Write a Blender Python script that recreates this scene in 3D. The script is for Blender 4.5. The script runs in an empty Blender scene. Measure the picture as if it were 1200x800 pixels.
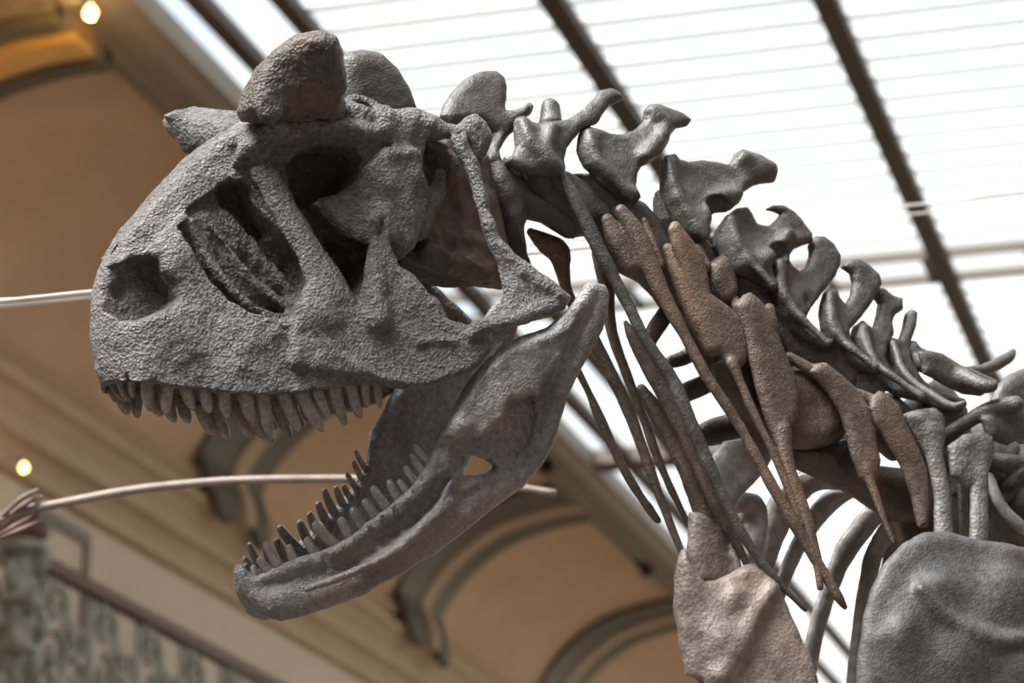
import bpy, math, random
import numpy as np
random.seed(7); RNG = np.random.RandomState(11)
sc = bpy.context.scene
COL = sc.collection

# ------------------------------------------------------------------ camera, sky, exposure
FPX = 3403.0                                  # focal length in pixels of the 1200 x 800 frame
PITCH = math.radians(17.8)
CAM = np.array([0.0, 0.0, 1.6])
FW = np.array([0, math.cos(PITCH), math.sin(PITCH)])
UP = np.array([0, -math.sin(PITCH), math.cos(PITCH)])
RT = np.array([1.0, 0, 0])
cd = bpy.data.cameras.new('camera'); cam = bpy.data.objects.new('camera', cd); COL.objects.link(cam)
cam.location = CAM; cam.rotation_euler = (math.pi / 2 + PITCH, 0, 0)
cd.sensor_width = 36.0; cd.lens = 36.0 * FPX / 1200.0
cd.clip_start = 0.05; cd.clip_end = 300
cd.dof.use_dof = True; cd.dof.focus_distance = 3.22; cd.dof.aperture_fstop = 8.0
sc.camera = cam

world = bpy.data.worlds.new('sky'); sc.world = world; world.use_nodes = True
nt = world.node_tree; nt.nodes.clear()
wo = nt.nodes.new('ShaderNodeOutputWorld'); bg = nt.nodes.new('ShaderNodeBackground')
tc = nt.nodes.new('ShaderNodeTexCoord'); nz = nt.nodes.new('ShaderNodeTexNoise'); rp = nt.nodes.new('ShaderNodeValToRGB')
nz.inputs['Scale'].default_value = 5.0; nz.inputs['Detail'].default_value = 4.0
rp.color_ramp.elements[0].position = 0.36; rp.color_ramp.elements[0].color = (0.55, 0.68, 0.95, 1)
rp.color_ramp.elements[1].position = 0.5; rp.color_ramp.elements[1].color = (0.97, 0.98, 1.0, 1)
nt.links.new(tc.outputs['Generated'], nz.inputs['Vector']); nt.links.new(nz.outputs['Fac'], rp.inputs['Fac'])
nt.links.new(rp.outputs['Color'], bg.inputs['Color']); nt.links.new(bg.outputs[0], wo.inputs[0])
bg.inputs['Strength'].default_value = 0.9

sun = bpy.data.lights.new('sun', 'SUN'); sun.energy = 17.0; sun.angle = math.radians(42); sun.color = (1.0, 0.97, 0.92)
sun_o = bpy.data.objects.new('sun', sun); COL.objects.link(sun_o)
sun_o.rotation_euler = (math.radians(20), math.radians(-32), 0)

vs = sc.view_settings
vs.view_transform = 'Standard'; vs.look = 'None'; vs.gamma = 1.0; vs.use_curve_mapping = False
vs.exposure = 0.75

# ------------------------------------------------------------------ helpers
def ray(x, y): return FW + RT * ((x - 600.0) / FPX) - UP * ((y - 400.0) / FPX)
YAW = math.radians(16.0)
HD = np.array([math.sin(YAW), math.cos(YAW), 0.0])      # along the hall
XD = np.array([-math.cos(YAW), math.sin(YAW), 0.0])     # across the hall, to the left wall
ZD = np.array([0, 0, 1.0])
def hp(a, b, z): return XD * a + HD * b + ZD * z         # hall coordinates to world

def setp(o, label=None, cat=None, group=None, kind=None):
    if label: o['label'] = label
    if cat: o['category'] = cat
    if group: o['group'] = group
    if kind: o['kind'] = kind
    return o
def mesh_obj(name, verts, faces, mat, parent=None, smooth=False):
    me = bpy.data.meshes.new(name)
    v = np.asarray(verts, dtype=np.float64)
    me.from_pydata([tuple(p) for p in v], [], [tuple(f) for f in faces])
    me.update()
    if smooth: me.polygons.foreach_set('use_smooth', np.ones(len(me.polygons), dtype=bool))
    me.materials.append(mat)
    o = bpy.data.objects.new(name, me); COL.objects.link(o)
    if parent is not None: o.parent = parent
    return o
def quads_obj(name, verts, quads, mat, parent=None):
    me = bpy.data.meshes.new(name)
    n = len(verts); q = len(quads)
    me.vertices.add(n); me.vertices.foreach_set('co', np.ascontiguousarray(verts, dtype=np.float32).ravel())
    me.loops.add(q * 4); me.loops.foreach_set('vertex_index', np.ascontiguousarray(quads, dtype=np.int32).ravel())
    me.polygons.add(q); me.polygons.foreach_set('loop_start', np.arange(0, q * 4, 4, dtype=np.int32))
    me.polygons.foreach_set('use_smooth', np.ones(q, dtype=bool))
    me.update(calc_edges=True); me.validate()
    me.materials.append(mat)
    o = bpy.data.objects.new(name, me); COL.objects.link(o)
    if parent is not None: o.parent = parent
    return o
def empty(name, loc):
    o = bpy.data.objects.new(name, None); COL.objects.link(o); o.location = loc; o.empty_display_size = 0.1
    return o
BOXF = [(0, 3, 2, 1), (4, 5, 6, 7), (0, 1, 5, 4), (1, 2, 6, 5), (2, 3, 7, 6), (3, 0, 4, 7)]
def box_verts(a0, a1, b0, b1, z0, z1):
    return [hp(a, b, z) for z in (z0, z1) for a, b in ((a0, b0), (a1, b0), (a1, b1), (a0, b1))]
def hbox(name, a0, a1, b0, b1, z0, z1, mat, parent=None):
    v = np.array(box_verts(a0, a1, b0, b1, z0, z1)); c = v.mean(0) if parent is None else None
    o = mesh_obj(name, v - (c if c is not None else np.array(parent.location)), BOXF, mat, parent)
    if c is not None: o.location = c
    return o
def sweep(name, path, prof, mat, parent=None, closed=True, loc=None, smooth=False):
    """prof: list of (a,z); swept along the hall between b0 and b1 (path)."""
    b0, b1 = path; n = len(prof)
    v = [hp(a, b0, z) for a, z in prof] + [hp(a, b1, z) for a, z in prof]
    m = n if closed else n - 1
    f = [(i, (i + 1) % n, n + (i + 1) % n, n + i) for i in range(m)]
    if closed: f += [tuple(range(n - 1, -1, -1)), tuple(range(n, 2 * n))]
    return mesh_obj(name, v, f, mat, parent, smooth)
def tube_mesh(pts, rad, seg=8, caps=True):
    pts = [np.asarray(p, float) for p in pts]; n = len(pts)
    if not hasattr(rad, '__len__'): rad = [rad] * n
    V = []; F = []; ref = np.array([0.3, 0.2, 0.93])
    for i in range(n):
        t = pts[min(i + 1, n - 1)] - pts[max(i - 1, 0)]; t = t / (np.linalg.norm(t) + 1e-9)
        if abs(t @ ref) > 0.95: ref = np.array([0.9, 0.3, 0.1])
        u = np.cross(t, ref); u /= np.linalg.norm(u); w = np.cross(t, u); ref = np.cross(u, t) * -1 if False else ref
        for k in range(seg):
            a = 2 * math.pi * k / seg
            V.append(pts[i] + rad[i] * (u * math.cos(a) + w * math.sin(a)))
    for i in range(n - 1):
        for k in range(seg):
            k2 = (k + 1) % seg
            F.append((i * seg + k, i * seg + k2, (i + 1) * seg + k2, (i + 1) * seg + k))
    if caps: F += [tuple(range(seg - 1, -1, -1)), tuple(range((n - 1) * seg, n * seg))]
    return V, F
def tube(name, pts, rad, mat, parent=None, seg=8):
    V, F = tube_mesh(pts, rad, seg)
    V = np.array(V) - (np.array(parent.location) if parent is not None else 0)
    return mesh_obj(name, V, F, mat, parent, True)
def smooth_path(p, k=6):
    """Catmull-Rom through rows of p (any dimension)."""
    p = np.asarray(p, float); q = np.vstack([2 * p[0] - p[1], p, 2 * p[-1] - p[-2]]); out = []
    for i in range(1, len(q) - 2):
        for j in range(k):
            t = j / k
            out.append(0.5 * (2 * q[i] + (q[i + 1] - q[i - 1]) * t + (2 * q[i - 1] - 5 * q[i] + 4 * q[i + 1] - q[i + 2]) * t * t
                       + (3 * q[i] - q[i - 1] - 3 * q[i + 1] + q[i + 2]) * t ** 3))
    out.append(p[-1]); return np.array(out)

# ------------------------------------------------------------------ materials
def mat_new(name):
    m = bpy.data.materials.new(name); m.use_nodes = True; n = m.node_tree
    return m, n, n.nodes['Principled BSDF']
def noise(n, scale, detail=4, rough=0.55, coord='Object', vec=None):
    t = n.nodes.new('ShaderNodeTexNoise'); t.inputs['Scale'].default_value = scale
    t.inputs['Detail'].default_value = detail; t.inputs['Roughness'].default_value = rough
    if vec is None:
        c = n.nodes.new('ShaderNodeTexCoord'); vec = c.outputs[coord]
    n.links.new(vec, t.inputs['Vector']); return t
def ramp(n, src, stops):
    r = n.nodes.new('ShaderNodeValToRGB'); e = r.color_ramp.elements
    e[0].position, e[0].color = stops[0][0], (*stops[0][1], 1)
    e[1].position, e[1].color = stops[-1][0], (*stops[-1][1], 1)
    for p, c in stops[1:-1]:
        k = e.new(p); k.color = (*c, 1)
    n.links.new(src, r.inputs['Fac']); return r
def mixc(n, fac, a, b, blend='MIX'):
    m = n.nodes.new('ShaderNodeMix'); m.data_type = 'RGBA'; m.blend_type = blend
    if isinstance(fac, (int, float)): m.inputs[0].default_value = fac
    else: n.links.new(fac, m.inputs[0])
    for s, i in ((a, 6), (b, 7)):
        if isinstance(s, tuple): m.inputs[i].default_value = (*s, 1)
        else: n.links.new(s, m.inputs[i])
    return m.outputs[2]
def plain(name, col, rough=0.6, var=0.12, scale=3.0, metal=0.0, bump=0.0, bscale=40.0):
    m, n, b = mat_new(name)
    t = noise(n, scale, 5)
    lo = tuple(max(0, c * (1 - var)) for c in col); hi = tuple(min(1, c * (1 + var)) for c in col)
    r = ramp(n, t.outputs['Fac'], [(0.3, lo), (0.7, hi)])
    n.links.new(r.outputs['Color'], b.inputs['Base Color'])
    b.inputs['Roughness'].default_value = rough; b.inputs['Metallic'].default_value = metal
    if bump:
        t2 = noise(n, bscale, 5); bp = n.nodes.new('ShaderNodeBump'); bp.inputs['Strength'].default_value = bump
        bp.inputs['Distance'].default_value = 0.01
        n.links.new(t2.outputs['Fac'], bp.inputs['Height']); n.links.new(bp.outputs[0], b.inputs['Normal'])
    return m
def bone(name, dark, mid, light, stain, rough=0.5, pit=90.0, bump=0.5, grain=260.0, stain_amt=0.5, dist=0.004, con=1.3):
    m, n, b = mat_new(name)
    c = n.nodes.new('ShaderNodeTexCoord'); v = c.outputs['Object']
    n1 = noise(n, 14, 6, 0.6, vec=v); n2 = noise(n, pit, 6, 0.65, vec=v); n3 = noise(n, 7, 3, 0.5, vec=v)
    base = ramp(n, n1.outputs['Fac'], [(0.28, dark), (0.5, mid), (0.72, light)])
    fine = ramp(n, n2.outputs['Fac'], [(0.3, (1 - 0.38 * con,) * 3), (0.52, (1, 1, 1)), (0.72, (1 + 0.36 * con,) * 3)])
    col = mixc(n, 1.0, base.outputs['Color'], fine.outputs['Color'], 'MULTIPLY')
    st = ramp(n, n3.outputs['Fac'], [(0.45, (0, 0, 0)), (0.68, (stain_amt,) * 3)])
    col = mixc(n, st.outputs['Color'], col, stain)
    n.links.new(col, b.inputs['Base Color'])
    rr = n.nodes.new('ShaderNodeMapRange'); rr.inputs['To Min'].default_value = rough - 0.12; rr.inputs['To Max'].default_value = rough + 0.18
    b.inputs['Specular IOR Level'].default_value = 0.5; b.inputs['Coat Weight'].default_value = 0.08; b.inputs['Coat Roughness'].default_value = 0.3
    n.links.new(n1.outputs['Fac'], rr.inputs['Value']); n.links.new(rr.outputs[0], b.inputs['Roughness'])
    vo = n.nodes.new('ShaderNodeTexVoronoi'); vo.inputs['Scale'].default_value = grain; n.links.new(v, vo.inputs['Vector'])
    ad = n.nodes.new('ShaderNodeMath'); ad.operation = 'MULTIPLY_ADD'; ad.inputs[1].default_value = 0.45
    n.links.new(vo.outputs['Distance'], ad.inputs[0]); n.links.new(n2.outputs['Fac'], ad.inputs[2])
    bp = n.nodes.new('ShaderNodeBump'); bp.inputs['Strength'].default_value = bump; bp.inputs['Distance'].default_value = dist
    n.links.new(ad.outputs[0], bp.inputs['Height']); n.links.new(bp.outputs[0], b.inputs['Normal'])
    return m
M = {}
M['skull'] = bone('rugose_grey_bone', (0.0748, 0.07304, 0.07744), (0.132, 0.1285, 0.1338), (0.2024, 0.1989, 0.2068), (0.1144, 0.08624, 0.066), 0.40, 150, 1.0, 300, 0.45, 0.007, 1.6)
M['horn'] = bone('brown_horn_core', (0.051, 0.0425, 0.0374), (0.085, 0.068, 0.0578), (0.1275, 0.1062, 0.0918), (0.1105, 0.0612, 0.03825), 0.45, 120, 1.0, 260, 0.6, 0.006, 1.5)
M['jaw'] = bone('grey_jaw_bone', (0.0946, 0.09116, 0.09632), (0.1634, 0.1582, 0.1651), (0.2408, 0.2356, 0.2477), (0.1462, 0.1032, 0.07568), 0.38, 150, 0.6, 340, 0.45, 0.004, 1.3)
M['tooth'] = bone('tooth_enamel', (0.11, 0.10, 0.096), (0.20, 0.184, 0.175), (0.30, 0.28, 0.265), (0.15, 0.10, 0.068), 0.34, 200, 0.4, 420, 0.5, 0.002, 1.3)
M['vert'] = bone('dark_vertebra_bone', (0.034, 0.032, 0.032), (0.056, 0.052, 0.051), (0.085, 0.08, 0.079), (0.055, 0.04, 0.031), 0.46, 140, 0.5, 380, 0.5, 0.003, 1.2)
M['centrum'] = bone('brown_centrum_bone', (0.045, 0.035, 0.028), (0.076, 0.057, 0.044), (0.11, 0.086, 0.07), (0.09, 0.052, 0.032), 0.45, 120, 0.5, 360, 0.7, 0.003, 1.4)
M['cerv'] = bone('rusty_rib_bone', (0.058, 0.043, 0.034), (0.092, 0.067, 0.052), (0.13, 0.10, 0.082), (0.12, 0.063, 0.035), 0.5, 170, 0.55, 420, 0.7, 0.003, 1.5)
M['rib'] = bone('pale_grey_rib_bone', (0.18, 0.168, 0.165), (0.28, 0.265, 0.262), (0.38, 0.365, 0.365), (0.19, 0.145, 0.115), 0.36, 60, 0.25, 220, 0.4, 0.003, 1.2)
M['coracoid'] = bone('pinkish_plate_bone', (0.1296, 0.1048, 0.09288), (0.1944, 0.162, 0.1458), (0.27, 0.2398, 0.2214), (0.162, 0.1058, 0.07776), 0.42, 80, 0.45, 240, 0.5, 0.004, 1.3)
M['scapula'] = bone('bluish_plate_bone', (0.036, 0.036, 0.0416), (0.0576, 0.0552, 0.0584), (0.084, 0.0816, 0.088), (0.0528, 0.04, 0.0304), 0.6, 90, 0.35, 300, 0.65, 0.004, 1.3)
M['grey'] = bone('grey_rib_head_bone', (0.075, 0.072, 0.072), (0.125, 0.12, 0.12), (0.2, 0.195, 0.195), (0.11, 0.085, 0.065), 0.45, 80, 0.6, 240, 0.5, 0.004, 1.4)
M['plaster'] = plain('tan_plaster', (0.62, 0.45, 0.30), 0.85, 0.07, 0.9)
M['cornice'] = plain('tan_moulding', (0.50, 0.39, 0.255), 0.8, 0.06, 1.5)
M['wall'] = plain('cream_wall_paint', (0.66, 0.57, 0.45), 0.85, 0.05, 0.8)
M['ribpaint'] = plain('olive_rib_paint', (0.105, 0.10, 0.07), 0.6, 0.1, 3)
M['ribpale'] = plain('pale_rib_stripe', (0.46, 0.36, 0.24), 0.7, 0.08, 3)
M['beam'] = plain('brown_iron_beam', (0.055, 0.038, 0.028), 0.6, 0.15, 3)
M['edge'] = plain('grey_edge_beam_paint', (0.25, 0.215, 0.17), 0.6, 0.1, 2)
M['goldglow'] = plain('gold_glow_moulding', (0.62, 0.40, 0.13), 0.45, 0.1, 3)  # gold band with the lamp's orange glow put into its colour
M['slat'] = plain('glazing_bar_paint', (0.55, 0.55, 0.54), 0.5, 0.1, 3)
M['floor'] = plain('oak_floor_boards', (0.09, 0.066, 0.05), 0.45, 0.2, 1.2)
M['iron'] = plain('grey_green_iron', (0.30, 0.31, 0.265), 0.5, 0.25, 6)
M['rail'] = plain('dark_red_brown_rail', (0.10, 0.048, 0.034), 0.45, 0.15, 4)
M['fillcut'] = plain('dark_fill_cut_wall', (0.17, 0.11, 0.07), 0.6, 0.15, 2)  # dark finish given to the unseen walls to cut fill light
M['frame'] = plain('grey_door_frame', (0.22, 0.21, 0.17), 0.6, 0.1, 3)
M['steel'] = plain('black_mount_steel', (0.03, 0.03, 0.03), 0.4, 0.1, 3, 0.6)
M['cable'] = plain('white_cable', (0.75, 0.74, 0.72), 0.35, 0.05, 4)
M['tail'] = plain('pale_tail_bone', (0.23, 0.185, 0.165), 0.6, 0.25, 30)
M['tendon'] = plain('reddish_brown_tendon', (0.17, 0.11, 0.095), 0.5, 0.3, 30)
M['wood'] = plain('orange_wood', (0.48, 0.20, 0.06), 0.5, 0.2, 3)
M['book'] = plain('dark_brown_wood', (0.12, 0.06, 0.035), 0.5, 0.2, 3)
def glass_mat():
    m, n, b = mat_new('roof_glass'); n.nodes.remove(b)
    out = n.nodes['Material Output']; tr = n.nodes.new('ShaderNodeBsdfTransparent'); gl = n.nodes.new('ShaderNodeBsdfGlossy')
    mx = n.nodes.new('ShaderNodeMixShader'); tr.inputs['Color'].default_value = (0.95, 0.97, 0.96, 1)
    gl.inputs['Roughness'].default_value = 0.15; mx.inputs[0].default_value = 0.06
    n.links.new(tr.outputs[0], mx.inputs[1]); n.links.new(gl.outputs[0], mx.inputs[2]); n.links.new(mx.outputs[0], out.inputs['Surface'])
    return m
def glass_mat2():
    m, n, b = mat_new('frosted_glass_strip'); out = n.nodes['Material Output']; tr = n.nodes.new('ShaderNodeBsdfTransparent'); mx = n.nodes.new('ShaderNodeMixShader')
    b.inputs['Base Color'].default_value = (0.6, 0.6, 0.6, 1); b.inputs['Roughness'].default_value = 0.5; tr.inputs['Color'].default_value = (0.9, 0.92, 0.95, 1); mx.inputs[0].default_value = 0.62
    n.links.new(tr.outputs[0], mx.inputs[1]); n.links.new(b.outputs[0], mx.inputs[2]); n.links.new(mx.outputs[0], out.inputs['Surface']); return m
M['strip'] = glass_mat2()
M['glass'] = glass_mat()
def emit(name, col, s):
    m, n, b = mat_new(name); b.inputs['Base Color'].default_value = (*col, 1)
    b.inputs['Emission Color'].default_value = (*col, 1); b.inputs['Emission Strength'].default_value = s; return m
M['bulb'] = emit('warm_bulb', (1.0, 0.62, 0.22), 6.0)

# ------------------------------------------------------------------ the hall
ZG = 13.0; AE = 10.45; AW = 13.94; B0, B1 = -14.0, 84.0
COVE = [(10.45, 13.02), (10.85, 13.0), (11.39, 12.97), (12.08, 12.82), (12.63, 12.58), (13.19, 12.14), (13.6, 11.55), (13.94, 10.95)]
def struct(o): o['kind'] = 'structure'; return o
fl = struct(hbox('floor', -14.2, 14.2, B0, B1, -0.2, 0.0, M['floor']))
def wall(name, s):
    o = struct(hbox(name, min(s * 13.96, s * 14.3), max(s * 13.96, s * 14.3), B0, B1, 0, 11.0, M['wall'])); return o
wall_left = wall('wall_left', 1)
# the right wall, outside the frame: piers with tall windows between them
wr = struct(empty('wall_right', tuple(hp(-14.1, 30, 0))))
hbox('parapet', -14.3, -13.96, B0, B1, 0, 7.6, M['fillcut'], wr); hbox('spandrel', -14.3, -13.96, B0, B1, 9.6, 11.0, M['fillcut'], wr)
bb = B0; wn = 1
while bb < B1 - 0.5:
    hbox('pier', -14.3, -13.96, bb, bb + 1.2, 7.6, 9.6, M['wall'], wr)
    e = min(bb + 7.0, B1)
    wdw = struct(empty('window_%d' % wn, tuple(hp(-14.1, (bb + e) / 2, 7.6)))); wn += 1
    hbox('pane', -14.115, -14.105, bb + 1.2, e, 7.6, 9.6, M['glass'], wdw)
    for q in range(1, 4): hbox('mullion', -14.16, -14.06, bb + 1.2 + q * 1.45 - 0.04, bb + 1.2 + q * 1.45 + 0.04, 7.6, 9.6, M['frame'], wdw)
    for z in (8.6,): hbox('transom', -14.15, -14.07, bb + 1.2, e, z - 0.04, z + 0.04, M['frame'], wdw)
    bb += 7.0
struct(hbox('wall_back', -14.2, 14.2, B1, B1 + 0.3, 0, 13.4, M['wall']))
struct(hbox('wall_front', -14.2, 14.2, B0 - 0.3, B0, 0, 13.4, M['fillcut']))
def cove(s):
    pr = smooth_path(COVE, 5)
    outer = [(a + 0.3, z + 0.35) for a, z in pr[::-1]]
    return [(s * a, z) for a, z in list(map(tuple, pr)) + outer]
ceil = struct(empty('ceiling', tuple(hp(0, 30, ZG))))
for s in (1, -1):
    o = sweep('cove', (B0, B1), cove(s), M['plaster'], None, True, smooth=False)
    o.parent = ceil; o.location = -np.array(ceil.location)
# cornice: stacked mouldings at the foot of the left cove
CORN = [(13.96, 11.12), (13.62, 11.30), (13.58, 11.20), (13.66, 11.12), (13.66, 11.02), (13.50, 10.96), (13.50, 10.86), (13.60, 10.80), (13.72, 10.62), (13.72, 10.50),
        (13.64, 10.46), (13.64, 10.38), (13.76, 10.32), (13.84, 10.20), (13.84, 10.06), (13.96, 10.02)]
o = struct(sweep('trim_1', (B0, B1), CORN, M['cornice']))
o = struct(sweep('trim_2', (B0, B1), [(-a, z) for a, z in CORN], M['cornice']))
# edge beam between cove and glass
EB = [(10.26, 12.98), (10.26, 12.93), (10.34, 12.90), (10.44, 12.82), (10.64, 12.82), (10.70, 12.88), (10.86, 12.84), (11.06, 12.90), (11.06, 13.2), (10.26, 13.2)]
for i, s in enumerate((1, -1)):
    struct(sweep('trim_%d' % (3 + i), (B0, B1), [(s * a, z) for a, z in EB], M['edge']))

# curved double ribs on the left cove
def cove_rib(b, w0, w1, lift, mat, name, parent, ext=None):
    pr = smooth_path((COVE[1:-1] + ext) if ext else COVE[1:], 5)
    V = []; F = []; n = len(pr)
    for i, (a, z) in enumerate(pr):
        t = pr[min(i + 1, n - 1)] - pr[max(i - 1, 0)]; t /= np.linalg.norm(t); nn = np.array([t[1], -t[0]])   # into the room
        if nn[0] > 0: nn = -nn
        q = 1.0 if not ext else 1.0 - 0.45 * max(0.0, (i / (n - 1) - 0.72) / 0.28) ** 1.5      # the foot tapers
        if ext and i == n - 1: q *= 0.5
        wm = (w0 + w1) / 2
        for bb in (b + wm + (w0 - wm) * q, b + wm + (w1 - wm) * q):
            for d in (-0.02, lift): V.append(hp(a + nn[0] * d, bb, z + nn[1] * d))
    for i in range(n - 1):
        k = 4 * i
        F += [(k + 1, k + 3, k + 7, k + 5), (k, k + 1, k + 5, k + 4), (k + 3, k + 2, k + 6, k + 7), (k + 2, k, k + 4, k + 6)]
    F += [(0, 2, 3, 1), (4 * n - 4, 4 * n - 3, 4 * n - 1, 4 * n - 2)]
    return mesh_obj(name, np.array(V) - np.array(parent.location), F, mat, parent, False)
for b in (34.1, 42.13, 50.2, 58.2, 66.2):
    cove_rib(b, -1.15, -0.15, 0.1, M['ribpaint'], 'cove_rib', ceil, [(13.50, 11.12), (13.42, 10.72)])
    cove_rib(b, -0.15, 0.28, 0.13, M['ribpale'], 'cove_rib_stripe', ceil, [(13.46, 11.1), (13.42, 10.78)])
    cove_rib(b, 0.28, 1.0, 0.1, M['ribpaint'], 'cove_rib', ceil, [(13.50, 11.1), (13.42, 10.64)])
cove_rib(23.7, -1.4, 0.10, 0.3, M['edge'], 'transverse_moulding', ceil)
cove_rib(23.7, -0.75, -0.35, 0.4, M['goldglow'], 'transverse_moulding', ceil)
cove_rib(23.7, -1.25, -1.0, 0.42, M['ribpaint'], 'transverse_moulding', ceil)
cove_rib(23.7, -0.12, 0.10, 0.36, M['ribpaint'], 'transverse_moulding', ceil)

# glass roof: purlins, glazing bars, panes
BEAMS = [9.78, 9.0, 6.56, 4.08, 1.6, -0.9, -3.4, -5.9, -8.3, -9.78]
roof = struct(empty('ceiling_glazing', tuple(hp(0, 30, ZG + 0.2))))
for a in BEAMS:
    w = 0.09 if a in (9.78, 9.0) else 0.11
    hbox('purlin', a - w, a + w, B0, B1, ZG - 0.01, ZG + 0.13, M['beam'], roof)
DB = 0.53
bars = [B0 + 0.3 + DB * i for i in range(int((B1 - B0) / DB))]
def hits(b): return 22.0 < b < 50
for b in bars:
    if 32.4 < b < 33.7: continue
    hbox('glazing_bar', -9.0, 9.0, b - 0.065, b + 0.065, ZG + 0.10, ZG + 0.15, M['strip'], roof)
for b in (32.6, 33.5):
    hbox('cross_bar', -10.3, 10.3, b - 0.035, b + 0.035, ZG + 0.06, ZG + 0.18, M['beam'], roof)
hbox('cross_bar', -10.3, 10.3, 40.05, 40.6, ZG - 0.02, ZG + 0.2, M['beam'], roof)
for k in range(-8, 9):
    for b0, b1 in ((32.6, 33.5),):
        hbox('short_bar', k * 1.22 - 0.64, k * 1.22 - 0.58, b0, b1, ZG + 0.04, ZG + 0.16, M['beam'], roof)
edges = [10.3] + BEAMS + [-10.3]
pane_mesh = {}
farV = []; farF = []
for i in range(len(edges) - 1):
    a1, a0 = edges[i], edges[i + 1]
    for j in range(len(bars) - 1):
        b0, b1 = bars[j], bars[j + 1]
        if hits(b0) and a1 > 2.4 and b0 < 44:
            key = round(a1 - a0, 3)
            if key not in pane_mesh:
                me = bpy.data.meshes.new('pane'); c = [hp(x, y, z) for z in (-0.003, 0.003) for x, y in ((-key / 2, -DB / 2), (key / 2, -DB / 2), (key / 2, DB / 2), (-key / 2, DB / 2))]
                me.from_pydata([tuple(p) for p in c], [], BOXF); me.materials.append(M['glass']); pane_mesh[key] = me
            o = bpy.data.objects.new('pane', pane_mesh[key]); COL.objects.link(o); o.parent = roof
            o.location = hp((a0 + a1) / 2, (b0 + b1) / 2, ZG + 0.16) - np.array(roof.location)
        else:
            k = len(farV); farV += [hp(x, y, ZG + 0.16) - np.array(roof.location) for x, y in ((a0, b0), (a1, b0), (a1, b1), (a0, b1))]; farF.append((k, k + 1, k + 2, k + 3))
o = mesh_obj('far_panes', farV, farF, M['glass'], roof); o['kind'] = 'stuff'

# ------------------------------------------------------------------ the gallery balcony at the left wall
def at_a(x, y, a):
    d = ray(x, y); return CAM + d * (a / (d @ XD))
AB = 12.6; ZR = 8.52
struct(hbox('floor_balcony', AB - 0.12, 13.96, B0, B1, 6.33, 6.55, M['wall']))
rl = empty('balcony_railing', tuple(hp(AB, 28, 6.55)))
setp(rl, 'ornate grey green iron railing with dark red brown handrail along the gallery wall', 'railing')
rloc = np.array(rl.location)
sweep('handrail', (float(at_a(40, 660, AB) @ HD), 36), [(AB - 0.09, ZR - 0.06), (AB - 0.11, ZR), (AB - 0.07, ZR + 0.07), (AB + 0.07, ZR + 0.07), (AB + 0.11, ZR), (AB + 0.09, ZR - 0.06)], M['rail'], rl).location = -rloc
hbox('bottom_rail', AB - 0.04, AB + 0.04, 20, 36, 6.6, 6.68, M['iron'], rl)
def spiral(a, b, z, r, turns, ph, dirn, n=30):
    P = []
    for i in range(n):
        t = i / (n - 1); ang = ph + dirn * t * turns * 2 * math.pi; rr = r * (1 - 0.86 * t)
        P.append(hp(a, b + rr * math.cos(ang), z + rr * math.sin(ang)))
    return P
NB = float(at_a(22, 720, AB) @ HD)
b = NB + 0.5
while b < 34:
    tube('baluster', [hp(AB, b, 6.6), hp(AB, b, ZR - 0.05)], 0.035, M['iron'], rl, 6)
    for dz, db, r, ph, d in ((1.48, 0.36, 0.3, -1.2, 1), (0.9, 0.36, 0.3, 1.5, -1), (0.32, 0.36, 0.27, 0.2, 1), (1.2, 0.92, 0.27, 2.4, 1), (0.62, 0.94, 0.26, -2.0, -1), (0.2, 0.95, 0.16, 0, 1)):
        tube('scroll', spiral(AB, b + db, 6.68 + dz, r, 1.4, ph, d), list(np.linspace(0.05, 0.03, 30)), M['iron'], rl, 6)
    for k in range(5):      # leaves between the scrolls
        z = 6.75 + 0.35 * k; q = (k % 2) * 0.45 + 0.12
        tube('leaf', [hp(AB, b + q, z), hp(AB - 0.04, b + q + 0.08, z + 0.1), hp(AB - 0.03, b + q + 0.06, z + 0.24), hp(AB, b + q + 0.12, z + 0.32)], [0.015, 0.065, 0.05, 0.01], M['iron'], rl, 6)
    b += 1.25
# newel: a broad iron post with rings, acanthus leaves and a dark cap
for z, r in ((6.58, 0.24), (7.0, 0.2), (7.45, 0.2), (7.95, 0.2), (8.5, 0.22)):
    tube('newel_ring', [hp(AB, NB, z), hp(AB, NB, z + 0.04), hp(AB, NB, z + 0.1), hp(AB, NB, z + 0.14)], [r * 0.8, r * 1.2, r * 1.2, r * 0.8], M['iron'], rl, 14)
tube('newel_post', [hp(AB, NB, 6.56), hp(AB, NB, 8.66)], [0.19, 0.16], M['iron'], rl, 14)
tube('newel_cap', [hp(AB, NB, 8.64), hp(AB, NB, 8.7), hp(AB, NB, 8.82), hp(AB, NB, 8.9), hp(AB, NB, 8.95)], [0.2, 0.27, 0.27, 0.16, 0.03], M['rail'], rl, 14)
for k in range(22):
    an = k * 2.4; z = 6.65 + 0.085 * k; ca, sa = math.cos(an), math.sin(an)
    tube('newel_leaf', [hp(AB - 0.17 * sa, NB + 0.17 * ca, z), hp(AB - 0.25 * sa, NB + 0.25 * ca, z + 0.12), hp(AB - 0.27 * sa, NB + 0.27 * ca, z + 0.24), hp(AB - 0.22 * sa, NB + 0.22 * ca, z + 0.32)], [0.03, 0.085, 0.06, 0.015], M['iron'], rl, 6)

# doorway with a grey frame on the gallery wall
dr = empty('door_1', tuple(hp(13.96, 30.2, 6.55))); struct(dr)
for nm, b0, b1, z0, z1 in (('jamb', 29.0, 29.12, 6.55, 9.72), ('jamb', 30.35, 30.47, 6.55, 9.72), ('lintel', 29.0, 30.47, 9.72, 9.86)):
    hbox(nm, 13.86, 13.97, b0, b1, z0, z1, M['frame'], dr)
hbox('door_leaf', 13.92, 13.97, 29.12, 30.35, 6.55, 9.72, M['wall'], dr)

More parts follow.
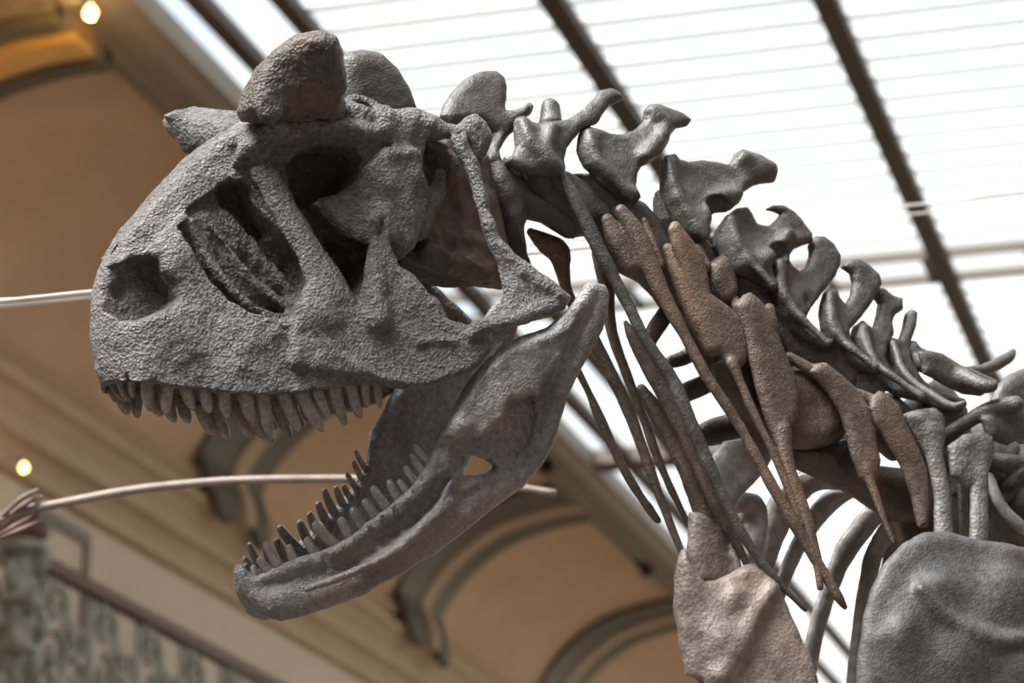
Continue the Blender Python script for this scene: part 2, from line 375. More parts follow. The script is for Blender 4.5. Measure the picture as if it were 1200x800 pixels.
# wooden showcase standing behind the railing
def showcase(b, w, h, label):
    r = empty('showcase', tuple(hp(13.4, b, 6.55))); setp(r, label, 'showcase')
    hbox('body', 13.2, 13.6, b - w, b + w, 6.55, 6.55 + h * 0.75, M['book'], r)
    hbox('top', 13.15, 13.65, b - w - 0.05, b + w + 0.05, 6.55 + h * 0.75, 6.55 + h * 0.78, M['wood'], r)
    hbox('drawer', 13.16, 13.2, b - w * 0.85, b - 0.03, 6.55 + h * 0.5, 6.55 + h * 0.7, M['wood'], r)
    hbox('drawer', 13.16, 13.2, b + 0.03, b + w * 0.85, 6.55 + h * 0.5, 6.55 + h * 0.7, M['wood'], r)
showcase(31.6, 0.55, 1.9, 'low dark wooden cabinet with orange drawers behind the iron railing')

# small warm wall lamps
def lamp(p, r, label, energy):
    o = empty('wall_lamp', tuple(p)); setp(o, label, 'lamp')
    n = 8; V = []; F = []
    prof = [(0.0, -1.0), (0.6, -0.8), (1.0, -0.1), (0.8, 0.6), (0.35, 0.95), (0.3, 1.3)]
    for rr, z in prof:
        for k in range(n): V.append((r * rr * math.cos(2 * math.pi * k / n), r * rr * math.sin(2 * math.pi * k / n), r * z))
    for i in range(len(prof) - 1):
        for k in range(n): F.append((i * n + k, i * n + (k + 1) % n, (i + 1) * n + (k + 1) % n, (i + 1) * n + k))
    mesh_obj('bulb', V, F, M['bulb'], o, True)
    tube('arm', [np.array(p) + ZD * r * 1.2, np.array(p) + ZD * r * 2.2, np.array(p) + ZD * r * 2.4 + XD * 0.15, np.array(p) + ZD * r * 2.4 + XD * 0.6], r * 0.2, M['frame'], o, 6)
    L = bpy.data.lights.new('lamp_glow', 'POINT'); L.energy = energy; L.color = (1.0, 0.55, 0.18); L.shadow_soft_size = r
    lo = bpy.data.objects.new('lamp_glow', L); COL.objects.link(lo); lo.parent = o; lo.location = (0, 0, -r * 1.5)
lamp(at_a(28, 548, 13.3), 0.045, 'small glowing warm lamp below the cornice above the newel post', 2)
lamp(at_a(106, 15, 10.2), 0.06, 'warm lamp lighting the gold coloured moulding beside the glass roof', 60)

def spotlight(p, d, label):
    o = empty('ceiling_spotlight', tuple(p)); setp(o, label, 'spotlight'); p = np.array(p); d = np.array(d) / np.linalg.norm(d)
    tube('lamp_housing', [p - d * 0.02, p, p + d * 0.25, p + d * 0.3, p + d * 0.34], [0.05, 0.09, 0.1, 0.12, 0.12], M['steel'], o, 12)
    tube('bracket', [p + d * 0.1, p + d * 0.1 + ZD * 0.15 + XD * 0.12, p + d * 0.1 + ZD * 0.2 + XD * 0.35], 0.03, M['steel'], o, 8)
spotlight(at_a(748, 655, 10.95), HD * 0.9 - ZD * 0.5 - XD * 0.3, 'small black spotlight fixed below the edge beam between two curved ribs')
spotlight(at_a(637, 528, 10.8), -ZD - XD * 0.2, 'small black spotlight hanging from the edge beam behind the lower jaw')

# cables and the neighbouring skeleton's tail
def at_d(x, y, d): return CAM + ray(x, y) * d
def cable(pix, r, label):
    P = [at_d(*p) for p in pix]; c = np.array(P[0])
    o = mesh_obj('suspension_cable', np.array(tube_mesh(smooth_path(P, 4), r, 8)[0]) - c, tube_mesh(smooth_path(P, 4), r, 8)[1], M['cable'], None, True); o.location = c
    setp(o, label, 'cable', 'pair of white cables stretched across the hall')
for dy, nm in ((-3.4, 'upper of two white cables stretched behind the horned skull'), (3.4, 'lower of two white cables stretched behind the horned skull')):
    cable([(-500, 400 + dy, 3.6), (0, 355 + dy, 4.2), (108, 345 + dy, 4.35), (1075, 245 + 1.6 * dy, 7.0), (1230, 226 + 1.6 * dy, 7.6), (1900, 160 + dy, 9)], 0.0028, nm)
tr = empty('tail_skeleton', tuple(at_d(-100, 640, 4.9))); setp(tr, 'long slender pale tail of another skeleton reaching behind the open jaws', 'skeleton')
tp = smooth_path([at_d(*p) for p in [(-900, 880, 5.6), (-400, 745, 5.1), (-60, 632, 4.9), (20, 600, 4.9), (70, 590, 4.9), (150, 575, 4.9), (230, 566, 4.9), (300, 562, 4.9), (400, 561, 4.9), (500, 562, 4.9), (590, 569, 4.9), (652, 578, 4.9)]], 5)
tube('tail_rod', tp, list(np.linspace(0.0085, 0.0065, len(tp))), M['tail'], tr, 8)
for k in range(6):
    y = 604 + 4.5 * k
    P = [at_d(-900, y + 260 - 3 * k, 5.6 + 0.02 * k), at_d(-400, y + 130 - 3 * k, 5.1 + 0.015 * k), at_d(-60, y + 30 - 3 * k, 4.9 + 0.01 * k), at_d(-5, y + 5, 4.89 + 0.012 * k), at_d(25 + 5 * (k % 3), y - 20 + 2 * k, 4.88 + 0.01 * k), at_d(45 + 6 * (k % 2), y - 30 + 3 * k, 4.9)]
    q = smooth_path(P, 4); tube('tendon', q, list(np.linspace(0.006, 0.004, len(q))), M['tendon'], tr, 7)

# ------------------------------------------------------------------ bone sculpting: signed distance volumes meshed with surface nets
U = 0.00094                                    # metres per photo pixel at the skull
TH = math.radians(28.0)
class Frame:
    """s runs back along the animal, t up, w out to its left side (towards the viewer); w in millimetres in the traces."""
    def __init__(f, tilt):
        S = np.array([math.cos(TH), math.sin(TH), 0.0]); N = np.array([math.sin(TH), -math.cos(TH), 0.0])
        W = N - tilt * ZD; W /= np.linalg.norm(W)
        T = np.cross(W, S)
        f.R = np.array([S, T, W])
        f.O = CAM + ray(350, 400) * 3.2 - 0.08 * N
    def P(f, x, y, w):
        d = ray(x, y); n = f.R[2]; k = (w * 0.001 - (CAM - f.O) @ n) / (d @ n)
        return f.R @ (CAM + d * k - f.O)
    def world(f, p): return p @ f.R + f.O
HEAD, JAW, BODY = Frame(0.12), Frame(0.20), Frame(0.0)

def seg_poly(poly, S, T):
    """signed distance to a closed polygon on the 2D grid (S,T)."""
    d2 = np.full(np.broadcast(S, T).shape, 1e9, np.float32); ins = np.zeros(d2.shape, bool); n = len(poly)
    for i in range(n):
        a = poly[i]; b = poly[(i + 1) % n]; e = b - a; L = e @ e + 1e-12
        ps = S - a[0]; pt = T - a[1]
        h = np.clip((ps * e[0] + pt * e[1]) / L, 0, 1)
        d2 = np.minimum(d2, (ps - h * e[0]) ** 2 + (pt - h * e[1]) ** 2)
        c = (a[1] > T) != (b[1] > T)
        if abs(e[1]) > 1e-9: ins ^= c & (S < e[0] * (T - a[1]) / e[1] + a[0])
    d = np.sqrt(d2); return np.where(ins, -d, d).astype(np.float32)
def line_dist(pts, S, T):
    d2 = np.full(np.broadcast(S, T).shape, 1e9, np.float32)
    for i in range(len(pts) - 1):
        a = pts[i]; e = pts[i + 1] - a; L = e @ e + 1e-12
        h = np.clip(((S - a[0]) * e[0] + (T - a[1]) * e[1]) / L, 0, 1)
        d2 = np.minimum(d2, (S - a[0] - h * e[0]) ** 2 + (T - a[1] - h * e[1]) ** 2)
    return np.sqrt(d2)
def idw(ctrl, S, T, p=3.0, eps=4e-5):
    num = np.zeros(np.broadcast(S, T).shape, np.float32); den = num.copy()
    for s, t, w in ctrl:
        k = 1.0 / ((S - s) ** 2 + (T - t) ** 2 + eps) ** (p / 2); num += k * w; den += k
    return num / den
def vnoise(shape, step, rng):
    n = [int(s / step) + 3 for s in shape]; g = rng.rand(*n).astype(np.float32) * 2 - 1
    out = g
    for ax, s in enumerate(shape):
        x = np.arange(s) / step; i = x.astype(int); f = (x - i).astype(np.float32); f = f * f * (3 - 2 * f)
        sh = [1, 1, 1]; sh[ax] = s; f = f.reshape(sh)
        out = np.take(out, i, ax) * (1 - f) + np.take(out, i + 1, ax) * f
    return out
class Vol:
    def __init__(v, frame, h=0.0022, sym=False): v.f = frame; v.h = h; v.sym = sym; v.ops = []; v.near = set()   # near: ops cut or added on the viewer's side only
    # traced input: rows (x, y, w) or (x, y, w, r); x, y in photo pixels, w in mm, r in pixels
    def tube(v, rows, k=4, sub=False, flat=1.0, smooth=3):
        rows = np.array(rows, float)
        if smooth and len(rows) > 2: rows = smooth_path(rows, smooth)
        p = np.array([v.f.P(*r[:3]) for r in rows]); v.ops.append(('tube', p, rows[:, 3] * U, k * U, sub, flat)); return v
    def plate(v, rows, th=8, k=4, sub=False, lam=None, w=None, ctrl=(), smooth=0, wr=None):
        rows = [tuple(r) if len(r) > 2 else (r[0], r[1], w) for r in rows]
        if smooth: rows = [tuple(r) for r in smooth_path(rows + [rows[0]], smooth)[:-1]]
        p = np.array([v.f.P(*r) for r in rows]); c = np.vstack([p] + [v.f.P(*r)[None] for r in ctrl]) if len(ctrl) else p
        v.ops.append(('plate', p, c, th * U, k * U, sub, (lam if lam is not None else th * 1.3) * U, wr)); return v
    def ball(v, x, y, w, r, k=4, sub=False, scale=(1, 1, 1)):
        v.ops.append(('ball', v.f.P(x, y, w), r * U, k * U, sub, np.array(scale, float))); return v
    def solid(v, rows, wctrl, edge, lam, k=4, sub=False, inset=0.0, wmin=0.003):
        p = np.array([v.f.P(*r) for r in rows]); c = np.array([v.f.P(*r) for r in wctrl])
        e = np.array([v.f.P(*r) for r in edge])[:, :2] if edge is not None else None
        v.ops.append(('solid', p, c, e, lam * U, k * U, sub, inset, wmin)); return v
    def only(v): v.near.add(len(v.ops) - 1); return v
    def mesh(v, amp=0.0, step=8, amp2=0.0, step2=3.0, seed=1):
        lo = np.full(3, 1e9); hi = -lo
        for o in v.ops:
            if o[-1] is None and False: pass
            if o[0] == 'tube': q, m, sub = o[1], o[2].max() * max(1, o[5]), o[4]
            elif o[0] == 'plate': q, m, sub = o[1], o[3], o[5]
            elif o[0] == 'ball': q, m, sub = o[1][None], o[2] * o[5].max(), o[4]
            else: q, m, sub = o[1], 0.004, o[6]
            if sub: continue
            lo = np.minimum(lo, q.min(0) - m); hi = np.maximum(hi, q.max(0) + m)
            if o[0] == 'solid': hi[2] = max(hi[2], o[2][:, 2].max())
        pad = 4 * v.h + 0.004; lo -= pad; hi += pad; h = v.h
        if v.sym: lo[2] = -3 * h + h * 0.5
        nx, ny, nz = [int(x) + 1 for x in (hi - lo) / h]
        X = (lo[0] + h * np.arange(nx)).astype(np.float32); Y = (lo[1] + h * np.arange(ny)).astype(np.float32); Z = (lo[2] + h * np.arange(nz)).astype(np.float32)
        F = np.full((nx, ny, nz), 0.03, np.float32)
        abs_z = v.sym
        for phase in ((0, 1) if v.sym else (0,)):
          if phase == 1:
            j = 3
            F = np.concatenate([F[:, :, j:][:, :, ::-1], F[:, :, j:]], 2); lo = lo.copy(); lo[2] = -(nz - j) * h + 0.5 * h
            nz = F.shape[2]; Z = (lo[2] + h * np.arange(nz)).astype(np.float32); abs_z = False
          for oi, o in enumerate(v.ops):
            if v.sym and (oi in v.near) != (phase == 1): continue
            kind = o[0]; wr = None
            if kind == 'tube': q, m, k, sub = o[1], o[2].max() * max(1, o[5]), o[3], o[4]
            elif kind == 'plate': q, m, k, sub = np.vstack([o[1], o[2]]), o[3], o[4], o[5]
            elif kind == 'ball': q, m, k, sub = o[1][None], o[2] * o[5].max(), o[3], o[4]
            else: q, m, k, sub = np.vstack([o[1], o[2] * 0 + o[1][0]]), 0.004, o[5], o[6]
            a = q.min(0) - m - 2 * k - 3 * h; b = q.max(0) + m + 2 * k + 3 * h
            if kind == 'solid' or (kind == 'plate' and o[7] is not None): a[2], b[2] = -9, 9
            i0 = np.clip(((a - lo) / h).astype(int), 0, [nx, ny, nz]); i1 = np.clip(((b - lo) / h).astype(int) + 2, 0, [nx, ny, nz])
            if (i1 <= i0).any(): continue
            sl = tuple(slice(x, y) for x, y in zip(i0, i1))
            x = X[sl[0]][:, None, None]; y = Y[sl[1]][None, :, None]; z = Z[sl[2]][None, None, :]
            if abs_z: z = np.abs(z)
            if kind == 'ball':
                c, r, sca = o[1], o[2], o[5]
                g = (np.sqrt(((x - c[0]) / sca[0]) ** 2 + ((y - c[1]) / sca[1]) ** 2 + ((z - c[2]) / sca[2]) ** 2) - r) * sca.min()
            elif kind == 'tube':
                p, rad, fl = o[1], o[2], o[5]; g = None
                for i in range(len(p) - 1):
                    e = p[i + 1] - p[i]; ps, pt, pw = x - p[i][0], y - p[i][1], z - p[i][2]
                    t = np.clip((ps * e[0] + pt * e[1] + pw * e[2]) / (e @ e + 1e-12), 0, 1)
                    d = np.sqrt((ps - t * e[0]) ** 2 + (pt - t * e[1]) ** 2 + ((pw - t * e[2]) / fl) ** 2) - (rad[i] + t * (rad[i + 1] - rad[i]))
                    g = d if g is None else np.minimum(g, d)
            else:
                x2, y2 = x[:, :, 0], y[:, :, 0]
                d2 = seg_poly(o[1][:, :2], x2, y2)
                if kind == 'plate' and o[7] is not None:
                    w0, w1 = o[7][0] * 0.001, o[7][1] * 0.001
                    g = np.maximum(d2[:, :, None], np.abs(z - (w0 + w1) / 2) - (w1 - w0) / 2)
                elif kind == 'plate':
                    wc = idw(o[2], x2, y2); lam = o[6]; u = np.clip(-d2 / lam, 0, 1)
                    T = o[3] * np.sqrt(np.maximum(1 - (1 - u) ** 2, 0)); dw = np.abs(z - wc[:, :, None])
                    g = np.where((d2 > 0)[:, :, None], np.sqrt(np.maximum(d2, 0)[:, :, None] ** 2 + dw ** 2), dw - T[:, :, None])
                else:
                    wc = idw(o[2], x2, y2, 3.4, 7e-4) - o[7]
                    if o[3] is not None:
                        u = np.clip(line_dist(o[3], x2, y2) / o[4], 0, 1); wc = wc * np.sqrt(np.maximum(1 - (1 - u) ** 2, 0)) 
                    wc = np.maximum(wc, o[8])
                    dz = z - wc[:, :, None]
                    g = np.where((d2 > 0)[:, :, None], np.sqrt(np.maximum(d2, 0)[:, :, None] ** 2 + np.maximum(dz, 0) ** 2), np.maximum(dz, d2[:, :, None]))
            g = g.astype(np.float32); f = F[sl]
            if sub: g = -g
            hh = np.maximum(k - np.abs(f - g), 0) / max(k, 1e-6)
            F[sl] = (np.maximum(f, g) + hh * hh * k * 0.25) if sub else (np.minimum(f, g) - hh * hh * k * 0.25)
        rng = np.random.RandomState(seed)
        if amp: F += amp * vnoise(F.shape, step, rng)
        if amp2: F += amp2 * vnoise(F.shape, step2, rng)
        return surface_nets(F, lo, h)
def surface_nets(F, lo, h):
    F[0] = F[-1] = 0.03; F[:, 0] = F[:, -1] = 0.03; F[:, :, 0] = F[:, :, -1] = 0.03
    nx, ny, nz = F.shape; I = F < 0
    c = [I[i:nx - 1 + i, j:ny - 1 + j, k:nz - 1 + k] for i in (0, 1) for j in (0, 1) for k in (0, 1)]
    cnt = sum(a.astype(np.int8) for a in c); act = (cnt > 0) & (cnt < 8)
    idx = np.full(act.shape, -1, np.int32); cells = np.argwhere(act); idx[act] = np.arange(len(cells))
    ci, cj, ck = cells.T; acc = np.zeros((len(cells), 3)); num = np.zeros(len(cells))
    for ax in range(3):
        o1, o2 = [a for a in range(3) if a != ax]
        for p in (0, 1):
            for q in (0, 1):
                off = [0, 0, 0]; off[o1] = p; off[o2] = q; off2 = list(off); off2[ax] = 1
                fa = F[ci + off[0], cj + off[1], ck + off[2]]; fb = F[ci + off2[0], cj + off2[1], ck + off2[2]]
                m = (fa < 0) != (fb < 0); t = np.where(m, fa / np.where(m, fa - fb, 1), 0)
                pt = np.tile(np.array(off, float), (len(cells), 1)); pt[:, ax] = t
                acc[m] += pt[m]; num[m] += 1
    V = (cells + acc / num[:, None]) * h + lo
    Q = []
    for ax in range(3):
        o1, o2 = [a for a in range(3) if a != ax]
        A = np.take(I, range(0, F.shape[ax] - 1), ax); B = np.take(I, range(1, F.shape[ax]), ax)
        e = np.argwhere(A != B); e = e[(e[:, o1] > 0) & (e[:, o2] > 0)]
        fl = A[tuple(e.T)]
        def g(d1, d2):
            k = e.copy(); k[:, o1] -= d1; k[:, o2] -= d2; return idx[tuple(k.T)]
        q = np.stack([g(0, 0), g(1, 0), g(1, 1), g(0, 1)], 1)
        if ax == 1: fl = ~fl
        q[~fl] = q[~fl][:, ::-1]; Q.append(q)
    Q = np.vstack(Q); return V, Q[(Q >= 0).all(1)]
def relax(V, Q, n=1, f=0.5):
    for _ in range(n):
        acc = np.zeros_like(V); num = np.zeros(len(V))
        for a, b in ((0, 1), (1, 2), (2, 3), (3, 0)):
            for p, q in ((a, b), (b, a)):
                np.add.at(acc, Q[:, p], V[Q[:, q]]); np.add.at(num, Q[:, p], 1)
        V = V + f * (acc / np.maximum(num, 1)[:, None] - V)
    return V
ROOT = empty('dinosaur_skeleton', tuple(BODY.world(BODY.P(1150, 900, 0)) * np.array([1, 1, 0])))
setp(ROOT, 'mounted grey brown skeleton of a horned dinosaur with open toothed jaws', 'skeleton')
RL = np.array(ROOT.location)
def build(name, vol, mat, parent=None, label=None, n=1, **kw):
    V, Q = vol.mesh(**kw); V = relax(V, Q, n)
    o = quads_obj(name, vol.f.world(V) - RL, Q, M[mat], parent or ROOT)
    if label: o['label'] = label
    return o

# ------------------------------------------------------------------ skull
WC = [(135, 400, 48), (180, 420, 58), (213, 400, 65), (300, 420, 78), (400, 420, 92), (470, 420, 100), (213, 300, 58), (150, 330, 46), (170, 290, 40), (250, 230, 46),
      (300, 200, 56), (350, 160, 68), (430, 160, 74), (480, 200, 74), (440, 300, 84), (370, 320, 84)]
MAIN = [(118, 312, 4), (135, 290, 8), (160, 264, 10), (190, 230, 12), (215, 198, 14), (245, 176, 16), (280, 152, 20), (310, 138, 30), (400, 124, 40), (470, 128, 45), (490, 150, 50),
        (492, 240, 60), (480, 290, 70), (450, 320, 80), (440, 380, 92), (452, 445, 98), (440, 448, 97), (400, 452, 92), (350, 458, 86), (300, 460, 78), (250, 456, 71), (213, 452, 65),
        (185, 449, 57), (150, 447, 40), (126, 446, 12), (116, 428, 3), (109, 398, 0), (108, 365, 0), (111, 335, 2)]
EDGE = MAIN[24:] + MAIN[:10]
sk = Vol(HEAD, 0.0016, True)
sk.solid(MAIN, WC, EDGE, 48)
# hollow of the mouth and palate
sk.solid([(170, 520, 45), (150, 436, 45), (215, 432, 60), (300, 425, 75), (400, 415, 90), (470, 400, 95), (480, 520, 95)], WC, None, 1, 4, True, 0.017, 0.0)
# nasal ridge, rough and proud of the side
sk.tube([(143, 303, 12, 12), (168, 275, 17, 18), (200, 240, 19, 20), (230, 208, 21, 21), (262, 180, 24, 22), (290, 165, 30, 22)], 10)
# nostril
sk.plate([(127, 322), (140, 307), (165, 298), (188, 300), (193, 317), (206, 334), (209, 349), (195, 361), (167, 373), (146, 373), (132, 359), (126, 340)], w=50, sub=True, wr=(16, 90), k=10)
sk.ball(146, 340, 26, 17, 4, True)
# antorbital fossa
AF = [(216, 263), (230, 288), (250, 325), (270, 350), (290, 364), (315, 373), (343, 376), (352, 362), (363, 335), (361, 308), (350, 285), (330, 276), (311, 252), (298, 230), (290, 210), (266, 214), (232, 236)]
sk.plate(AF, w=68, sub=True, wr=(37, 120), k=4)
sk.plate([(262, 214), (290, 208), (300, 235), (314, 256), (330, 276), (312, 274), (285, 255), (268, 240)], w=60, sub=True, wr=(10, 120), k=8)
sk.plate([(300, 262), (330, 278), (350, 288), (361, 310), (362, 338), (350, 345), (338, 318), (315, 290)], w=60, sub=True, wr=(18, 120), k=10)
sk.plate([(285, 268), (312, 288), (335, 318), (346, 350), (325, 340), (300, 310)], w=60, sub=True, wr=(34, 120), k=12)
for r in ([(222, 262, 50, 5), (248, 310, 53, 5), (278, 346, 57, 5), (310, 367, 60, 4), (340, 370, 62, 3)], [(240, 258, 47, 5), (268, 296, 48, 6), (300, 334, 51, 6), (335, 358, 54, 5)],
          [(262, 256, 43, 6), (292, 292, 42, 7), (322, 324, 44, 7), (350, 352, 48, 6)], [(312, 290, 26, 10), (335, 310, 24, 11), (350, 330, 30, 9)]):
    sk.tube([(x, y, w - 9, q) for x, y, w, q in r], 14)
for r in ([(262, 306, 56, 2), (283, 332, 57, 6), (300, 356, 60, 2)], [(268, 286, 52, 2), (290, 309, 52, 6), (325, 340, 54, 2)], [(300, 345, 60, 2), (318, 360, 60, 6), (330, 368, 62, 2)], [(245, 268, 52, 2), (256, 285, 52, 4), (270, 300, 53, 2)]):
    sk.tube([(x, y, w - 9, q) for x, y, w, q in r], 3, True)
# eye socket, upper and lower
sk.plate([(341, 192), (355, 176), (385, 168), (414, 170), (424, 185), (420, 205), (405, 226), (380, 236), (362, 238), (348, 230)], w=70, sub=True, wr=(3, 140), k=8)
sk.plate([(350, 232), (380, 240), (405, 270), (442, 280), (440, 302), (430, 330), (417, 349), (402, 334), (386, 310), (370, 280)], w=75, sub=True, wr=(34, 140), k=8)
sk.plate([(385, 285), (400, 275), (425, 285), (430, 310), (416, 335), (398, 320)], w=70, sub=True, wr=(14, 140), k=6)
# strut before the eye
sk.tube([(300, 178, 56, 22), (315, 208, 64, 19), (330, 240, 70, 17), (350, 275, 77, 17), (368, 305, 82, 18), (382, 335, 86, 24), (378, 365, 86, 34)], 8, flat=0.55)
# brow and the rough roof
sk.tube([(292, 158, 48, 14), (320, 160, 70, 12), (350, 152, 78, 13), (400, 152, 76, 13), (440, 155, 71, 12), (475, 150, 65, 12), (505, 152, 62, 10), (540, 158, 66, 9)], 18)
for x, y, w, r in ((404, 132, 60, 14), (424, 136, 66, 13), (450, 138, 66, 15), (480, 140, 62, 14), (505, 148, 60, 12), (318, 152, 70, 12), (302, 160, 62, 11), (355, 146, 72, 11)): sk.ball(x, y, w, r, 14)
sk.tube([(276, 190, 54, 6), (290, 174, 64, 10), (307, 159, 74, 12), (326, 150, 80, 10), (352, 160, 84, 6)], 6)
sk.tube([(403, 130, 62, 8), (411, 117, 58, 7), (428, 119, 56, 6), (442, 130, 58, 8)], 6)
sk.tube([(286, 196, 66, 3), (298, 190, 70, 6), (312, 184, 74, 3)], 4, True)
sk.tube([(456, 136, 62, 7), (478, 132, 56, 6), (498, 140, 58, 7), (520, 150, 62, 6)], 8)
# cheek: tall wedge below the eye
sk.plate([(340, 380, 84), (372, 330, 84), (395, 318, 86), (418, 352, 92), (432, 328, 92), (440, 300, 92), (446, 262, 90), (452, 262, 90), (458, 290, 93), (468, 312, 95), (486, 323, 97), (500, 342, 100), (514, 352, 102), (524, 373, 104),
          (548, 382, 107), (575, 392, 110), (573, 408, 110), (563, 425, 110), (540, 440, 108), (510, 452, 105), (480, 457, 102), (455, 454, 99), (440, 446, 96), (390, 440, 91), (340, 430, 84)], 9, 8)
sk.tube([(385, 405, 94, 5), (420, 432, 100, 5), (455, 445, 104, 5), (500, 448, 108, 5), (545, 432, 112, 5), (570, 408, 112, 5)], 6)
sk.tube([(440, 290, 94, 8), (438, 330, 96, 12), (440, 375, 98, 18)], 10)
sk.tube([(490, 402, 110, 4), (520, 398, 112, 5), (560, 408, 114, 4)], 6)
# bone behind the eye, curling inward to the temple
sk.plate([(425, 196, 80), (450, 172, 80), (482, 172, 78), (502, 184, 66), (520, 200, 52), (523, 225, 46), (512, 252, 50), (497, 280, 60), (470, 294, 80), (452, 280, 91), (446, 258, 94), (440, 286, 90), (428, 288, 80), (400, 274, 70), (377, 252, 62),
          (374, 233, 58), (405, 226, 72), (420, 208, 78)], 9, 10, ctrl=[(450, 220, 84), (470, 250, 82), (480, 200, 76)])
# braincase and back wall, dark in the gap of the temple
sk.ball(512, 196, 74, 20, 8, True, (1.0, 1.3, 1.3))
# rear bar: from the temple corner down to the jaw joint
sk.plate([(528, 160, 74), (545, 158, 76), (562, 195, 84), (573, 240, 92), (583, 274, 98), (602, 296, 104), (628, 316, 108), (652, 333, 112), (669, 348, 114), (661, 362, 114), (640, 372, 114), (603, 378, 114), (572, 389, 114), (546, 403, 114), (539, 393, 113), (556, 379, 112),
          (584, 365, 112), (591, 345, 110), (584, 312, 104), (567, 276, 97), (559, 236, 90), (547, 200, 82), (533, 176, 76)], 10, 6)
sk.tube([(536, 165, 80, 8), (556, 205, 90, 7), (566, 245, 97, 7), (580, 282, 104, 8), (612, 318, 112, 9), (650, 346, 118, 10)], 5)
sk.plate([(531, 152), (544, 138), (556, 133), (569, 143), (577, 160), (571, 178), (562, 192), (550, 190), (540, 170)], 14, 8, w=62)
sk.tube([(560, 385, 116, 8), (600, 374, 118, 9), (645, 358, 118, 11)], 6)
# suture between the front and side jaw bones, pits
sk.tube([(212, 315, 64, 2.5), (211, 350, 68, 3.5), (213, 400, 69, 3.5), (213, 452, 68, 3.5)], 2, True)
SKULL = build('skull', sk, 'skull', amp=0.0016, step=9, amp2=0.0008, step2=2.6, seed=3)
bc = Vol(HEAD, 0.002, True)
bc.plate([(470, 150, 4), (545, 146, 4), (572, 190, 4), (586, 262, 4), (602, 318, 4), (590, 336, 4), (545, 334, 4), (518, 322, 4), (478, 305, 4), (455, 280, 4)], 34, 8, lam=40)
bc.tube([(500, 170, 40, 8), (520, 185, 34, 9), (535, 230, 30, 10), (545, 280, 26, 9)], 10)
bc.tube([(500, 300, 30, 16), (545, 310, 24, 18), (585, 318, 14, 15)], 8)
build('braincase', bc, 'centrum', SKULL, amp=0.0045, step=9, amp2=0.0012, step2=3, seed=4)
# crest behind the horns, and the two horns
cr = Vol(HEAD, 0.0024); cr.plate([(398, 68), (408, 61), (422, 58), (445, 63), (463, 79), (478, 102), (488, 130), (470, 150), (400, 150), (392, 110)], 20, 6, w=8, lam=26)
build('crest', cr, 'vert', SKULL, amp=0.0012, step=7, amp2=0.0006)  # darker bone colour stands in for shade on the crest's averted face
hn = Vol(HEAD, 0.0018); hn.tube([(345, 140, 36, 40), (340, 122, 62, 36), (345, 105, 86, 36)], 8, flat=0.9)
hn.plate([(286, 142, 84), (280, 130, 86), (284, 110, 90), (300, 80, 100), (321, 58, 112), (345, 41, 122), (370, 36, 126), (389, 42, 124), (398, 60, 118), (401, 82, 112), (404, 106, 104), (394, 126, 94), (372, 136, 86), (340, 142, 82), (305, 144, 82)], 34, 16, lam=30)
hn.ball(382, 126, 74, 24, 14); hn.ball(318, 122, 116, 20, 20, False, (1, 1.2, 0.6)); hn.ball(350, 118, 128, 13, 14, True, (1.8, 0.6, 0.6)); hn.ball(335, 88, 140, 22, 24, True, (1, 1.3, 0.5))
build('horn', hn, 'horn', SKULL, amp=0.0012, step=9, amp2=0.0008, step2=2.6, seed=5)
hf = Vol(HEAD, 0.0024); hf.tube([(285, 165, -15, 30), (258, 158, -50, 30), (230, 152, -85, 24), (207, 146, -110, 15), (200, 144, -118, 10)], 8); hf.plate([(192, 135), (205, 129), (245, 128), (290, 130), (290, 185), (240, 180), (216, 180)], 12, 14, w=-80, lam=24)
build('horn', hf, 'skull', SKULL, amp=0.0014, step=8, amp2=0.001, step2=2.8, seed=6)

# teeth: curved, flattened cones
def tooth(frame, x0, y0, x1, y1, w0, w1, r, mat, parent, mirror=False, bend=0.18, blunt=0.0):
    a = frame.P(x0, y0, w0); b = frame.P(x1, y1, w1)
    if mirror: a = a * [1, 1, -1]; b = b * [1, 1, -1]
    d = b - a; L = np.linalg.norm(d); side = np.cross(d / L, [0, 0, 1.0]); 
    a = a - d * 0.25; d = b - a
    V = []; F = []; seg = 8; R = [(0, 0.92), (0.2, 1.0), (0.45, 0.98), (0.65, 0.9), (0.82, 0.74 + 0.1 * blunt), (0.94, 0.5 + 0.2 * blunt), (1.0, 0.18 + 0.2 * blunt)]
    uu = side; vv = np.cross(d / np.linalg.norm(d), uu)
    for t, rr in R:
        c = a + d * t + side * (bend * L * (t * (1 - t))) 
        for k in range(seg):
            an = 2 * math.pi * k / seg; V.append(c + r * U * rr * (uu * math.cos(an) + 0.7 * vv * math.sin(an)))
    for i in range(len(R) - 1):
        for k in range(seg): F.append((i * seg + k, i * seg + (k + 1) % seg, (i + 1) * seg + (k + 1) % seg, (i + 1) * seg + k))
    F.append(tuple(range(seg - 1, -1, -1))); F.append(tuple(range((len(R) - 1) * seg, len(R) * seg)))
    return mesh_obj('tooth', frame.world(np.array(V)) - RL, F, M[mat], parent, True)
UT = [(140, 445, 149, 470, 12, 5), (154, 448, 156, 466, 30, 5), (173, 449, 177, 482, 40, 8.5), (197, 452, 194, 485, 47, 8.5), (218, 455, 227, 479, 52, 8), (240, 457, 246, 484, 56, 8.5), (263, 461, 266, 489, 60, 8.5),
      (288, 462, 299, 499, 64, 9.5), (309, 463, 318, 515, 67, 9), (333, 463, 351, 505, 70, 8.5), (355, 462, 379, 506, 74, 9), (373, 460, 386, 489, 77, 7.5), (393, 457, 405, 498, 80, 8.5), (412, 453, 423, 491, 83, 8), (428, 450, 431, 478, 85, 6), (442, 449, 446, 478, 87, 6)]
